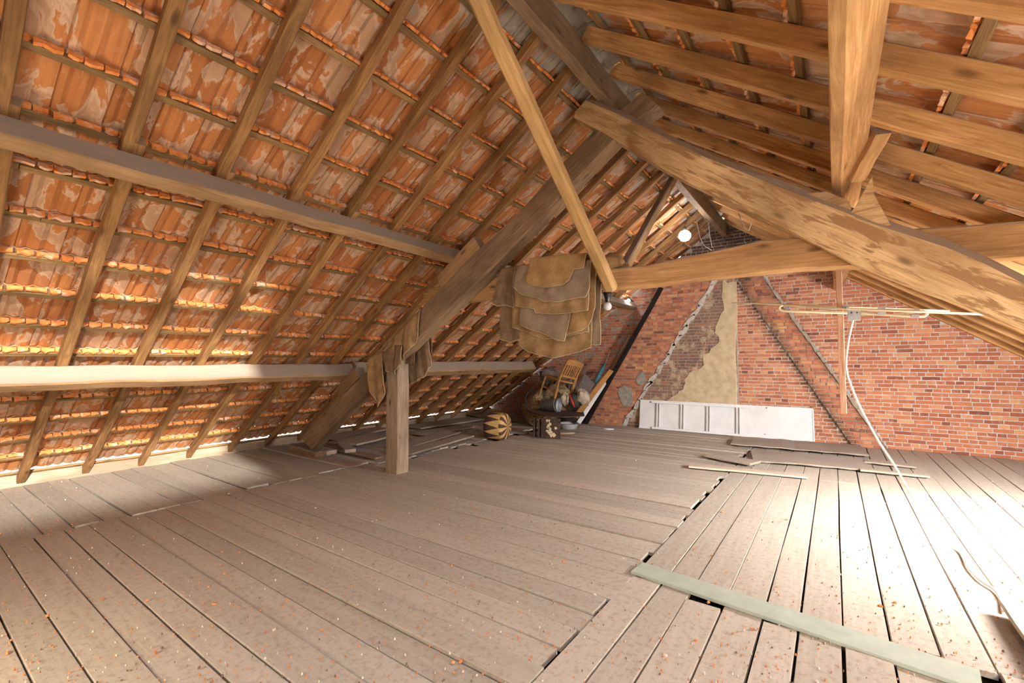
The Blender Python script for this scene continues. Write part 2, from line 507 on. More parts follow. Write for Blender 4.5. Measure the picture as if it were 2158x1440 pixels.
class MB:
    def __init__(s):
        s.v, s.f, s.m, s.t = [], [], [], []

    def quad_grid(s, rows, close_u=False, mi=0):
        """rows: list of lists of points"""
        b = len(s.v)
        n = len(rows[0])
        for r in rows:
            s.v += [tuple(p) for p in r]
        for i in range(len(rows) - 1):
            for j in range(n if close_u else n - 1):
                k = (j + 1) % n
                s.f.append((b + i * n + j, b + i * n + k, b + (i + 1) * n + k, b + (i + 1) * n + j))
                s.m.append(mi)
        return b, n

    def face(s, pts, mi=0):
        b = len(s.v)
        s.v += [tuple(p) for p in pts]
        s.f.append(tuple(range(b, b + len(pts))))
        s.m.append(mi)

    def loft(s, rings, mi=0, cap=True):
        b, n = s.quad_grid(rings, True, mi)
        if cap:
            s.f.append(tuple(b + j for j in reversed(range(n))))
            s.f.append(tuple(b + (len(rings) - 1) * n + j for j in range(n)))
            s.m += [mi, mi]

    def box(s, lo, hi, mi=0, jit=0.0):
        (a, b, c), (d, e, f) = lo, hi
        P = [(a, b, c), (d, b, c), (d, e, c), (a, e, c), (a, b, f), (d, b, f), (d, e, f), (a, e, f)]
        if jit:
            P = [tuple(x + random.uniform(-jit, jit) for x in p) for p in P]
        k = len(s.v)
        s.v += P
        for q in ((0, 3, 2, 1), (4, 5, 6, 7), (0, 1, 5, 4), (1, 2, 6, 5), (2, 3, 7, 6), (3, 0, 4, 7)):
            s.f.append(tuple(k + i for i in q))
            s.m.append(mi)

    def tube(s, pts, r, n=8, mi=0, cap=True):
        pts = [Vector(p) for p in pts]
        rings = []
        prev = None
        for i, p in enumerate(pts):
            t = (pts[min(i + 1, len(pts) - 1)] - pts[max(i - 1, 0)]).normalized()
            if prev is None:
                a = Vector((0, 0, 1)) if abs(t.z) < 0.9 else Vector((1, 0, 0))
                a = (a - t * a.dot(t)).normalized()
            else:
                a = (prev - t * prev.dot(t)).normalized()
            prev = a
            c = t.cross(a)
            rr = r[i] if isinstance(r, (list, tuple)) else r
            rings.append([p + (a * cos(2 * pi * k / n) + c * sin(2 * pi * k / n)) * rr for k in range(n)])
        s.loft(rings, mi, cap)

    def mesh(s, name, mats, smooth=False, tints=None):
        me = bpy.data.meshes.new(name)
        me.from_pydata(s.v, [], s.f)
        for mt in mats:
            me.materials.append(mt)
        if any(s.m):
            me.polygons.foreach_set('material_index', s.m)
        if smooth:
            me.polygons.foreach_set('use_smooth', [True] * len(me.polygons))
        if tints:
            at_ = me.attributes.new('tint', 'FLOAT', 'FACE')
            at_.data.foreach_set('value', tints)
        bm = bmesh.new()
        bm.from_mesh(me)
        bmesh.ops.recalc_face_normals(bm, faces=bm.faces)
        bm.to_mesh(me)
        bm.free()
        me.update()
        return me

    def build(s, name, mats, parent=None, mw=None, smooth=False, tints=None, local=False):
        """verts are world points unless local; mw is the object's frame"""
        if not isinstance(mats, (list, tuple)):
            mats = [mats]
        if mw is not None and not local:
            inv = mw.inverted()
            s.v = [tuple(inv @ Vector(p)) for p in s.v]
        o = bpy.data.objects.new(name, s.mesh(name, mats, smooth, tints))
        return place(o, parent, mw)


def frame(p0, p1, up=(0, 0, 1)):
    p0, p1 = Vector(p0), Vector(p1)
    x = (p1 - p0).normalized()
    u = Vector(up)
    z = (u - x * u.dot(x)).normalized()
    y = z.cross(x)
    m = Matrix((x, y, z)).transposed().to_4x4()
    m.translation = p0
    return m, (p1 - p0).length


def beam(name, p0, p1, w, h, mat, parent=None, up=(0, 0, 1), seg=5, jit=0.004, cham=0.008, sag=0.0, taper=1.0, stations=None, **kw):
    """a timber from p0 to p1; w across, h along 'up'; own frame with x along the grain"""
    mw, L = frame(p0, p1, up)
    mb = MB()
    rings = []
    st = stations or [(L * i / seg, 0.0, 0.0, 1.0 + (taper - 1.0) * i / seg, 1.0 + (taper - 1.0) * i / seg) for i in range(seg + 1)]
    for i, (x, oy, oz, kw_, kh_) in enumerate(st):
        hw, hh = w * kw_ / 2, h * kh_ / 2
        c = min(cham, hw * 0.45, hh * 0.45)
        jy, jz = random.uniform(-jit, jit), random.uniform(-jit, jit)
        t = x / L
        oz2 = oz - sag * 4 * t * (1 - t)
        ring = []
        for (a, b) in ((hw, hh - c), (hw - c, hh), (-hw + c, hh), (-hw, hh - c), (-hw, -hh + c), (-hw + c, -hh), (hw - c, -hh), (hw, -hh + c)):
            ring.append((x, oy + jy + a + random.uniform(-jit, jit) * 0.5, oz2 + jz + b + random.uniform(-jit, jit) * 0.5))
        rings.append(ring)
    mb.loft(rings)
    o = mb.build(name, mat, parent, mw, local=True)
    return props(o, **kw)


def px_beam(name, top, bot, Y, thick, mat, parent=None, ny=3, cham=0.02, rnd=0.0, **kw):
    """a timber whose near face stands in the plane Y; top/bottom edges measured on that plane (lists of world X,Z pairs)"""
    T = [at(x, y, Y) for x, y in top]
    B = [at(x, y, Y) for x, y in bot]
    rings = []
    for t, b in zip(T, B):
        c = (t + b) / 2
        hv = (t - b) / 2
        L = hv.length
        hv.normalize()
        d = Vector((0, 1, 0))
        k = min(cham, L * 0.4, thick * 0.4)
        ring = []
        for a, e in ((L - k, 0), (L, k), (L, thick - k), (L - k, thick), (-L + k, thick), (-L, thick - k), (-L, k), (-L + k, 0)):
            ring.append(c + hv * a + d * e + Vector([random.uniform(-rnd, rnd) for _ in range(3)]))
        rings.append(ring)
    mb = MB()
    mb.loft(rings)
    c0 = sum(rings[0], Vector()) / 8
    c1 = sum(rings[-1], Vector()) / 8
    mw, _ = frame(c0, c1)
    o = mb.build(name, mat, parent, mw)
    return props(o, **kw)

# ================================================================== THE SETTING
Y_BACK, Y_FRONT = 10.12, -2.6
X_DIV = -1.2                       # where the two floor fields meet

# ------------------------------------------------------------------ floor
mb = MB()
mb.box((-8.6, Y_FRONT - 0.2, -0.16), (4.9, 10.9, -0.065))
floor = mb.build('floor', M['void'])
props(floor, 'dusty attic floor of worn wooden planks', 'floor', kind='structure')


def plank(p0, p1, w, z=0.0, th=0.03, tilt=0.0, name='floor_plank', mat=None, parent=floor, seg=4, jit=0.003, **kw):
    p0 = Vector((p0[0], p0[1], z - th / 2))
    p1 = Vector((p1[0], p1[1], z - th / 2 + tilt))
    return beam(name, p0, p1, w, th, mat or M['floor'], parent, seg=seg, jit=jit, cham=0.003, **kw)


R = random.Random(11)


def plank_run_x(y0, y1, xa, xb, gap, ja, jb, wmin=0.15, wmax=0.21, zj=0.004, skew=0.0):
    y = y0
    while y < y1:
        w = R.uniform(wmin, wmax)
        g = gap * R.uniform(0.35, 1.6)
        a, b = xa + R.uniform(-ja, ja), xb + R.uniform(-jb, jb)
        plank((a, y + w / 2 - skew * (a - xb)), (b, y + w / 2), w - g, z=R.uniform(-zj, zj), tilt=R.uniform(-zj, zj))
        y += w


# short boards along the eave, long boards up to the seam
plank_run_x(-1.4, 4.3, -8.02, -5.62, 0.016, 0.03, 0.05, 0.19, 0.27, 0.007)
plank_run_x(-1.4, 4.22, -5.58, X_DIV, 0.009, 0.03, 0.035, 0.15, 0.21, 0.006, 0.006)
plank_run_x(4.24, 9.95, -5.3, X_DIV - 0.02, 0.007, 0.2, 0.05, 0.16, 0.22, 0.006)
plank_run_x(4.32, 10.35, -8.02, -5.45, 0.014, 0.03, 0.05, 0.19, 0.26, 0.008)
# boards that run the other way beyond the seam
x = X_DIV + 0.015
while x < 4.4:
    w = R.uniform(0.17, 0.215)
    g = 0.008 * R.uniform(0.5, 1.7)
    cut = 6.95 + R.uniform(-0.04, 0.04)
    plank((x + w / 2, 3.27 - 0.10 * (x + 1.2) / 1.7 if x < 0.5 else 3.2), (x + w / 2, cut), w - g, z=R.uniform(-0.004, 0.004))
    plank((x + w / 2, cut + 0.02), (x + w / 2, Y_BACK + 0.02), w - g, z=R.uniform(-0.006, 0.004))
    if x < 0.42:
        plank((x + w / 2, -0.9), (x + w / 2, 3.10 - 0.10 * (x + 1.2) / 1.7 + R.uniform(-0.07, 0.05)), w - g * 1.5, z=R.uniform(-0.004, 0.008))
    else:
        plank((x + w / 2, -0.9), (x + w / 2, 3.18), w - g, z=R.uniform(-0.004, 0.004))
    x += w

# ------------------------------------------------------------------ roof slopes
cL, sL, cR, sR = cos(SL), sin(SL), cos(SR), sin(SR)


def PL(s, y, n=0.0):
    return Vector((-8.1 + s * cL - n * sL, y, s * sL + n * cL))


def PR(s, y, n=0.0):
    return Vector((-1.75 + s * cR + n * sR, y, 4.30 - s * sR + n * cR))


S_RIDGE_L = (8.1 - 1.80) / cL
WT, LT = 0.2455, 0.475


def tile_local(var):
    """one interlocking roof tile: u across, v down the slope, n outward; lugs hang behind the batten"""
    rr = random.Random(100 + var)
    W = WT
    prof = [(-0.022, 0.017), (0.0, 0.017), (0.006, 0.002), (0.035, 0.004), (0.062, 0.022), (0.092, 0.004), (0.122, 0.001),
            (0.158, 0.022), (0.19, 0.004), (0.225, 0.0), (W - 0.004, 0.003)]
    th = 0.012
    mb = MB()
    rings = []
    for v, lift, warp in ((0.0, 0.0, 0.0), (LT * 0.5, 0.012, rr.uniform(-0.002, 0.002)), (LT, 0.024, rr.uniform(-0.003, 0.003))):
        low = [(u, v, n + lift + warp) for u, n in prof]
        up = [(u, v, n + lift + warp + th) for u, n in reversed(prof)]
        rings.append(low + up)
    mb.loft(rings)
    # hanging lugs, chipped
    segs = [(0.012, 0.10), (0.115, 0.236)] if var % 2 else [(0.010, 0.075), (0.08, 0.165), (0.172, 0.238)]
    for a, b in segs:
        k = 4
        r0, r1, r2, r3 = [], [], [], []
        for i in range(k):
            u = a + (b - a) * i / (k - 1)
            d = -rr.uniform(0.022, 0.050)
            r0.append((u, 0.0, 0.006))
            r1.append((u, 0.002, d))
            r2.append((u, 0.024, d + rr.uniform(0, 0.006)))
            r3.append((u, 0.030, 0.006))
        rings2 = [[r0[i], r1[i], r2[i], r3[i]] for i in range(k)]
        mb.loft(rings2, mi=1)
    return mb


TILES = [tile_local(i) for i in range(4)]


def tile_frame(P, s, y, down, n0):
    o = P(s, y, n0)
    eu = Vector((0, 1, 0))
    ev = (P(s + 0.1 * down, y) - P(s, y)).normalized()
    en = (P(s, y, 1.0) - P(s, y, 0.0)).normalized()
    m = Matrix((eu, ev, en)).transposed().to_4x4()
    m.translation = o
    return m


def roof_tiles(parent, P, rows, down, n0, y0, ncol, mats_obj, mats_stuff, skip):
    cells = []
    for i, s in enumerate(rows):
        for j in range(ncol):
            y = y0 + j * WT
            c = P(s + down * LT / 2, y + WT / 2, n0)
            if skip(c):
                continue
            q = px(c)
            # how much of it shows: distance and the angle at which the slope is seen
            nrm = (P(s, y, 1) - P(s, y, 0)).normalized()
            vd = (c - CAM)
            cosv = abs(vd.normalized().dot(nrm))
            rank = view_rank(c, cosv)
            cells.append((rank, s, y, random.randrange(4)))
    cells.sort(key=lambda t: -t[0])
    meshes = [TILES[k].mesh('roof_tile', mats_obj) for k in range(4)]
    big, tints = MB(), []
    rj = random.Random(5)
    for idx, (rank, s, y, k) in enumerate(cells):
        mw = tile_frame(P, s + rj.uniform(-0.006, 0.006), y + rj.uniform(-0.002, 0.002), down, n0 + rj.uniform(0, 0.003))
        mw = mw @ Matrix.Rotation(rj.uniform(-0.006, 0.006), 4, 'Z')
        if idx < 300 and rank > 0:
            place(bpy.data.objects.new('roof_tile', meshes[k]), parent, mw)
        else:
            t = TILES[k]
            b = len(big.v)
            big.v += [tuple(mw @ Vector(p)) for p in t.v]
            big.f += [tuple(b + i for i in f) for f in t.f]
            big.m += t.m
            tints += [rj.random()] * len(t.f)
    o = big.build('roof_tiles_field', mats_stuff, parent, tints=tints)
    o['kind'] = 'stuff'


roof_l = empty('ceiling_left', (-8.1, 0, 0), label='long slope of orange clay roof tiles on battens and honey brown rafters above the eave', cat='roof', kind='structure')
roof_r = empty('ceiling_right', (4.6, 0, 0), label='slope of clay roof tiles on pale deep rafters above the brick gable and aerial', cat='roof', kind='structure')

# rafters of the long slope: an upper and a lower length lapped at the upper purlin
S_UP = (8.1 - 3.80) / cL
for k in range(-7, 14):
    yt, yb = 2.043 + 0.567 * k, 2.29 + 0.585 * k
    if yb > 10.3 or yt < Y_FRONT:
        continue

    def yy(s):
        return yb + (yt - yb) * s / (6.1 / cL)
    w, h = random.uniform(0.068, 0.080), 0.09
    up = (PL(0, 0, 1) - PL(0, 0, 0))
    d = random.uniform(-0.012, 0.012)
    s1 = S_UP - 0.12
    beam('rafter', PL(s1, yy(s1) - 0.01 + d, h / 2), PL(S_RIDGE_L - 0.02, yy(S_RIDGE_L) + d, h / 2), w, h, M['rafter'], roof_l, up=up, jit=0.004, sag=0.012)
    beam('rafter', PL(-0.05, yy(-0.05), h / 2), PL(S_UP + 0.02, yy(S_UP) + 0.03, h / 2), w, h, M['rafter'], roof_l, up=up, jit=0.005, seg=7, sag=0.015)
rows_l = [0.0904 + 0.4206 * i for i in range(1, 18)] + [7.60]
for s in [0.0904] + rows_l:
    ya = Y_FRONT
    while ya < 10.2:
        yb2 = min(ya + random.uniform(3.0, 4.5), 10.35)
        if 10.35 - yb2 < 0.8:
            yb2 = 10.35
        beam('batten', PL(s, ya, 0.106), PL(s + random.uniform(-0.008, 0.008), yb2 - 0.004, 0.106), 0.046, 0.030, M['batten'], roof_l,
             up=(PL(0, 0, 1) - PL(0, 0, 0)), jit=0.003, cham=0.003, seg=6)
        ya = yb2
roof_tiles(roof_l, PL, [s + 0.055 for s in rows_l], -1, 0.122, Y_FRONT + 0.0, 53, [M['tile_l'], M['lug']], [M['tile_ls'], M['lug']],
           lambda c: c.y > 10.42)

# rafters of the other slope; those met by the large roof window are cut and trimmed
WX0, WX1, WY0, WY1 = -0.35, 1.70, -1.6, 1.55
for k in range(-9, 13):
    y = 2.925 + 0.593 * k
    if y < Y_FRONT or y > 10.2:
        continue
    up = (PR(0, 0, 1) - PR(0, 0, 0))
    h = 0.125
    spans = [(0.03, 7.55)]
    if WY0 < y < WY1:
        spans = [(0.03, (WX0 + 1.75) / cR - 0.06), ((WX1 + 1.75) / cR + 0.06, 7.55)]
    for sa, sb in spans:
        beam('rafter', PR(sa, y, h / 2), PR(sb, y + random.uniform(-0.03, 0.03), h / 2), random.uniform(0.066, 0.078), h, M['rafter_r'], roof_r, up=up,
             jit=0.005, seg=9, sag=0.01)
rows_r = [0.17 + 0.4206 * i for i in range(0, 18)]
for s in rows_r:
    xs = PR(s, 0).x
    ya = Y_FRONT
    while ya < 10.2:
        yb2 = min(ya + random.uniform(3.0, 4.5), 10.2)
        if 10.2 - yb2 < 0.8:
            yb2 = 10.2
        for (p_, q_) in ([(ya, min(yb2, WY0)), (max(ya, WY1), yb2)] if WX0 < xs < WX1 else [(ya, yb2)]):
            if q_ - p_ > 0.05:
                beam('batten', PR(s, p_, 0.142), PR(s + random.uniform(-0.008, 0.008), q_ - 0.004, 0.142), 0.05, 0.032, M['batten'], roof_r,
                     up=(PR(0, 0, 1) - PR(0, 0, 0)), jit=0.003, cham=0.003, seg=6)
        ya = yb2


def in_window(c):
    return (WX0 < c.x < WX1 and WY0 < c.y < WY1) or (1.45 < c.x < 2.5 and 4.4 < c.y < 6.1) or c.y > 10.3


roof_tiles(roof_r, PR, [s - 0.055 for s in rows_r], 1, 0.160, Y_FRONT, 53, [M['tile_r'], M['lug']], [M['tile_rs'], M['lug']], in_window)

# ridge cap tiles
for j in range(31):
    y = Y_FRONT + j * 0.42
    mb = MB()
    ring = []
    for yy_ in (y, y + 0.44):
        r_ = 0.21 if yy_ == y else 0.218
        a = [(-1.78 + r_ * cos(t), yy_, 4.42 + r_ * 0.8 * sin(t)) for t in [pi * (-0.05 + 1.1 * i / 8) for i in range(9)]]
        b = [(-1.78 + (r_ + 0.015) * cos(t), yy_, 4.42 + (r_ + 0.015) * 0.8 * sin(t)) for t in [pi * (1.05 - 1.1 * i / 8) for i in range(9)]]
        ring.append(a + b)
    mb.loft(ring)
    mb.build('ridge_tile', M['tile_r'], roof_l)

# roof window beyond the frame
win = empty('window_1', (2.1, 5.25, 1.6), label='roof window above the brightly lit floor boards', cat='window', kind='structure')
for a, b in (((1.55, 4.42), (1.55, 6.12)), ((4.15 - 1.75 + 0.1, 4.42), (4.15 - 1.75 + 0.1, 6.12))):
    sa = (a[0] + 1.75) / cR
    beam('window_frame', PR(sa, a[1], 0.16), PR(sa, b[1], 0.16), 0.06, 0.10, M['white_rail'], win, up=(sR, 0, cR))
for yv in (4.45, 6.09):
    beam('window_frame', PR((1.55 + 1.75) / cR, yv, 0.16), PR((2.5 + 1.75) / cR, yv, 0.16), 0.06, 0.10, M['white_rail'], win, up=(sR, 0, cR))

mb = MB()
sa, sb = (1.30 + 1.75) / cR, (2.62 + 1.75) / cR
mb.loft([[PR(sa, 4.2, n_), PR(sb, 4.2, n_), PR(sb, 6.3, n_), PR(sa, 6.3, n_)] for n_ in (0.200, 0.212)])
mb.build('window_pane', M['glass'], win)  # opaque and wider than the opening, added to block the sun
win2 = empty('window_2', (0.27, 0.25, 3.2), label='large roof window overhead behind the frame', cat='window', kind='structure')
for xx in (WX0, WX1):
    sa = (xx + 1.75) / cR
    beam('window_frame', PR(sa, WY0 - 0.05, 0.09), PR(sa, WY1 + 0.05, 0.09), 0.07, 0.18, M['rafter_r'], win2, up=(sR, 0, cR))
for yv in (WY0, WY1):
    beam('window_frame', PR((WX0 + 1.75) / cR, yv, 0.09), PR((WX1 + 1.75) / cR, yv, 0.09), 0.07, 0.18, M['rafter_r'], win2, up=(sR, 0, cR))

# ------------------------------------------------------------------ plates, gable walls
beam('trim_1', (-8.17, Y_FRONT, 0.045), (-8.17, 10.4, 0.045), 0.16, 0.15, M['post'], jit=0.008, seg=22,
     label='dusty timber wall plate along the eave at the foot of the rafters', cat='beam', kind='structure')
beam('trim_2', (4.55, Y_FRONT, 0.05), (4.55, 10.3, 0.05), 0.2, 0.2, M['beam_dark'], jit=0.008, seg=10,
     label='timber wall plate at the foot of the other slope', cat='beam', kind='structure')


def gable(name, y, th, mat):
    mb = MB()
    pts = [(-8.5, -0.1), (4.9, -0.1), (4.9, 0.1), (-1.78, 4.44), (-8.5, 0.1)]
    mb.loft([[(a, y, b) for a, b in pts], [(a, y + th, b) for a, b in pts]])
    return mb.build(name, mat)


wf = gable('wall_front', Y_FRONT - 0.15, 0.15, M['wall_shadow'])
props(wf, 'plain masonry gable behind the viewpoint', 'wall', kind='structure')

# back gable: mortar body with a step back on its far left, every brick a piece
def XA(z):   # left edge of the leaning flue
    return -4.97 + z / 1.70


def XB(z):   # flue / limewashed chimney breast
    return -4.02 + z / 1.56


XM = -1.595  # right edge of the limewashed breast


def XC(z):
    return 0.22 - z / 1.75


def XD(z):
    return 0.70 - z / 1.76


def gz(x):   # underside of the tiles at the gable
    return min((x + 8.1) * 0.685 + 0.10, 4.30 - 0.673 * (x + 1.75) + 0.12)


mb = MB()


def slab(pts, y0, y1):
    mb.loft([[(a, y0, b) for a, b in pts], [(a, y1, b) for a, b in pts]])


TOPZ = 4.38
zq = 3.9
slab([(-8.5, -0.1), (XA(-0.1) + 0.3, -0.1), (XA(zq) + 0.3, zq), (-1.78, TOPZ + 0.06), (-8.5, 0.1)], 10.42, 10.72)
wall_back = mb.build('wall_back', M['mortar_dark'])
props(wall_back, 'red brick gable wall at the far end with leaning chimney flues', 'wall', kind='structure')
mb = MB()
slab([(XA(-0.1), -0.1), (XM, -0.1), (XM, 3.3), (XM, gz(XM)), (-1.78, TOPZ + 0.06), (XA(zq), gz(XA(zq)) - 0.05)], Y_BACK + 0.008, 10.5)
mb.build('mortar_bed', M['mortar_dark'], wall_back)
mb = MB()
slab([(XM, -0.1), (4.8, -0.1), (4.8, 0.1), (XM, gz(XM))], Y_BACK + 0.008, 10.5)
mb.build('mortar_bed', M['mortar'], wall_back)
mb = MB()
zt = 3.55
slab([(XC(-0.1), -0.1), (XD(-0.1), -0.1), (XD(zt), zt), (XC(zt), zt)], 10.050, 10.2)
mb.build('flue_bed', M['mortar_dark'], wall_back)

ROW, BL = 0.066, 0.222
bricks = []           # (rank, x0, x1, z, y, old)
rb = random.Random(3)
z = -0.02
row = 0
while z < 4.36:
    zm = z + ROW / 2
    zones = [(-8.4, XA(zm) + 0.12, 10.42, 0), (XA(zm), XB(zm), Y_BACK, 0)]
    if zm < 3.25:
        zones += [(XB(zm) + 0.03, XM - 0.01, Y_BACK + 0.004, 1)]
    else:
        zones += [(XB(zm), XM, Y_BACK, 0)]
    if zm < zt - 0.05:
        zones += [(XM + 0.01, XC(zm) - 0.02, Y_BACK, 0), (XC(zm), XD(zm), 10.045, 2), (XD(zm) + 0.015, 4.7, Y_BACK, 0)]
    else:
        zones += [(XM, 4.7, Y_BACK, 0)]
    for (xa, xb, yb, old) in zones:
        step = BL if row % 2 == 0 else BL / 2
        if old == 0 and xb < 0:
            step = BL if row % 2 == 0 else BL * 0.52
        x = -9 + (row % 4) * 0.057 + rb.uniform(-0.02, 0.02)
        while x < xb:
            st = step * rb.uniform(0.93, 1.07)
            if rb.random() < 0.06:
                st = BL * rb.choice((0.5, 0.75, 1.0))
            a, b = max(x, xa), min(x + st, xb)
            x += st
            if b - a < 0.035:
                continue
            top = min(gz(a), gz(b))
            if z + ROW * 0.6 > top + (0.10 if yb > 10.3 else 0.0):
                continue
            c = Vector(((a + b) / 2, yb, zm))
            rk = view_rank(c, (b - a) * abs((c - CAM).normalized().y))
            if c.y > 10.3 or c.x < -2.6:
                rk *= 0.6
            bricks.append((rk, a, b, z, yb, old))
    z += ROW
    row += 1
bricks.sort(key=lambda t: -t[0])
brick_cache = {}
field, ftint, fold_, fotint = MB(), [], MB(), []
for idx, (rk, a, b, z, yb, old) in enumerate(bricks):
    g = 0.0072
    w = b - a - 2 * g
    proud = rb.uniform(-0.001, 0.006) if old != 2 else rb.uniform(0.0, 0.022)
    if idx < 300 and rk > 0:
        kk = (round(w / 0.008), rb.randrange(2))
        if kk not in brick_cache:
            t = MB()
            ww = kk[0] * 0.008
            r_ = random.Random(kk[0] * 7 + kk[1])
            jj = [r_.uniform(-0.003, 0.003) for _ in range(16)]
            hh = ROW - 0.015
            t.loft([[(0, 0.06, 0), (ww, 0.06, 0), (ww, 0.06, hh), (0, 0.06, hh)],
                    [(jj[0], 0.004, jj[1]), (ww + jj[2], 0.004, jj[3]), (ww + jj[4], 0.004, hh + jj[5]), (jj[6], 0.004, hh + jj[7])],
                    [(0.005 + jj[0], 0, 0.004 + jj[1]), (ww - 0.005 + jj[2], 0, 0.004 + jj[3]), (ww - 0.005 + jj[4], 0, hh - 0.004 + jj[5]), (0.005 + jj[6], 0, hh - 0.004 + jj[7])]])
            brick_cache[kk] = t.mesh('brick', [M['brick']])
        mw = Matrix.Translation((a + g, yb - proud, z + 0.0075)) @ Matrix.Rotation(rb.uniform(-0.012, 0.012), 4, 'Y')
        place(bpy.data.objects.new('brick', brick_cache[kk]), wall_back, mw)
    else:
        mbx, tt = (fold_, fotint) if old == 1 else (field, ftint)
        n0 = len(mbx.f)
        mbx.box((a + g, yb - proud, z + 0.0075), (b - g, yb + 0.05, z + ROW - 0.0075), jit=0.0032)
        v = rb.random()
        if a < XA(z) and yb > 10.3:  # shade of the recess put into the brick tint
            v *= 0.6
        tt += [v] * (len(mbx.f) - n0)
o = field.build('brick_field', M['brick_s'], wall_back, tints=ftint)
o['kind'] = 'stuff'
o = fold_.build('limewashed_brick_field', M['brick_old'], wall_back, tints=fotint)
o['kind'] = 'stuff'
o['label'] = 'brown bricks with patches of limewash'


def patch(name, pts, y, th, mat, parent=wall_back, rough=0.02, n=5, seed=1, **kw):
    """an irregular slab of plaster or mortar on the wall, outline in X,Z"""
    rr = random.Random(seed)
    out = []
    for i in range(len(pts)):
        a, b = Vector(pts[i]), Vector(pts[(i + 1) % len(pts)])
        for k in range(n):
            p = a.lerp(b, k / n)
            out.append(p + Vector((rr.uniform(-rough, rough), rr.uniform(-rough, rough))))
    c = sum(out, Vector((0, 0))) / len(out)
    mb = MB()
    mb.loft([[(p.x, y + 0.03, p.y) for p in out], [(p.x, y - th * 0.4, p.y) for p in out],
             [(c.x + (p.x - c.x) * 0.96, y - th, c.y + (p.y - c.y) * 0.96) for p in out]])
    return props(mb.build(name, mat, parent), **kw)


patch('plaster', [(-1.60, 0.3), (-1.60, 3.12), (-1.86, 3.12), (-1.83, 2.6), (-2.02, 2.15), (-1.92, 1.9), (-2.22, 1.62), (-2.28, 1.36), (-2.62, 1.16), (-2.66, 0.85), (-3.0, 0.6), (-2.9, 0.3)],
      Y_BACK + 0.01, 0.024, M['plaster'], rough=0.035, n=4, seed=4, label='cream lime plaster')
for k in range(16):      # rough mortar along the flue
    z0, z1 = -0.02 + k * 0.205, 0.215 + k * 0.205
    zmid = (z0 + z1) / 2
    xm = (XB(z0) + XB(z1)) / 2
    patch('mortar_fillet', [(XB(z0) - 0.04, z0), (XB(z0) + 0.07, z0), (XB(z1) + 0.06, z1), (XB(z1) - 0.03, z1)], Y_BACK, 0.03, M['mortar'], rough=0.03, n=3, seed=20 + k)
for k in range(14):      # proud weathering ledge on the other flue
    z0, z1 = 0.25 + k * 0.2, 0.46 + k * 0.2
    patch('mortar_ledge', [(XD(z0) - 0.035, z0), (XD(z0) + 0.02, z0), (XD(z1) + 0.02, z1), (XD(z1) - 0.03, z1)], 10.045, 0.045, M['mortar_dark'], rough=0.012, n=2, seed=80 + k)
P = [at(1318, 835, Y_BACK), at(1352, 800, Y_BACK)]
for i, (p, r_) in enumerate(((P[0], 0.30), (P[1], 0.20))):
    patch('cement_patch', [(p.x + r_ * 0.6 * cos(t), p.z + r_ * 0.85 * sin(t)) for t in [2 * pi * k / 9 for k in range(9)]], Y_BACK, 0.02, M['cement'], rough=0.035, n=2, seed=50 + i)

# ------------------------------------------------------------------ ridge, purlins, truss
beam('ridge_beam', (-1.79, Y_FRONT, 4.185), (-1.79, 10.3, 4.185), 0.105, 0.27, M['beam_dark'], jit=0.006, seg=26,
     label='ridge beam running along the top under both slopes', cat='beam', kind='structure')


def purlin_l(name, X1, deep, wide, ya, yb, mat, label, jit=0.007):
    s = (X1 + 8.1) / cL
    a = PL(s - wide / 2, ya, -deep / 2)
    b = PL(s - wide / 2, yb, -deep / 2)
    return beam(name, a, b, wide, deep, mat, up=(sL, 0, -cL), jit=jit, cham=0.015, seg=int((yb - ya) * 2.5), label=label, cat='beam', kind='structure')


purlin_l('purlin', -3.85, 0.19, 0.11, Y_FRONT, 4.28, M['beam'], 'upper dusty purlin crossing the rafters of the long tiled slope')
purlin_l('purlin', -5.97, 0.21, 0.13, Y_FRONT, 4.22, M['beam'], 'lower dusty purlin at eye level before the truss')
purlin_l('purlin', -3.87, 0.19, 0.11, 4.29, 10.42, M['beam_dark'], 'upper purlin behind the truss towards the brick gable')
purlin_l('purlin', -5.93, 0.22, 0.16, 4.24, 9.2, M['beam'], 'lower round purlin behind the truss ending above the junk pile')
s_ = (0.2271 + 1.75) / cR
beam('purlin', PR(s_ - 0.045, Y_FRONT, -0.133), PR(s_ - 0.045, Y_BACK, -0.133), 0.085, 0.266, M['oak'], up=(-sR, 0, -cR), jit=0.005, cham=0.01, seg=24,
     label='deep pale purlin overhead on the slope above the aerial', cat='beam', kind='structure')

truss = empty('roof_truss', (-1.7, 4.1, 0), label='heavy timber roof truss with crossing principals and a wavy collar', cat='truss', kind='structure')
# left principal (near face Y 4.05)
px_beam('principal_rafter', [(1352, 197), (1300, 233), (1248, 278), (1175, 352), (1085, 455), (997, 533), (887, 650), (775, 780), (700, 852), (634, 922)],
        [(1388, 222), (1330, 262), (1287, 305), (1215, 380), (1110, 490), (1016, 586), (880, 716), (776, 822), (712, 886), (655, 948)],
        4.05, 0.20, M['beam_dark'], truss, rnd=0.004)
# right principal, a debarked log in front of the collar
px_beam('principal_rafter', [(1243, 205), (1300, 226), (1345, 246), (1430, 290), (1500, 322), (1560, 343), (1640, 374), (1700, 393), (1780, 425), (1850, 452), (1930, 478), (2000, 500), (2080, 535), (2158, 575), (2300, 650), (2420, 712)],
        [(1205, 243), (1268, 277), (1310, 302), (1390, 352), (1460, 385), (1520, 415), (1590, 447), (1650, 475), (1730, 515), (1800, 550), (1890, 588), (1960, 612), (2050, 645), (2158, 690), (2300, 748), (2420, 800)],
        3.98, 0.24, M['log'], truss, cham=0.07, rnd=0.006)
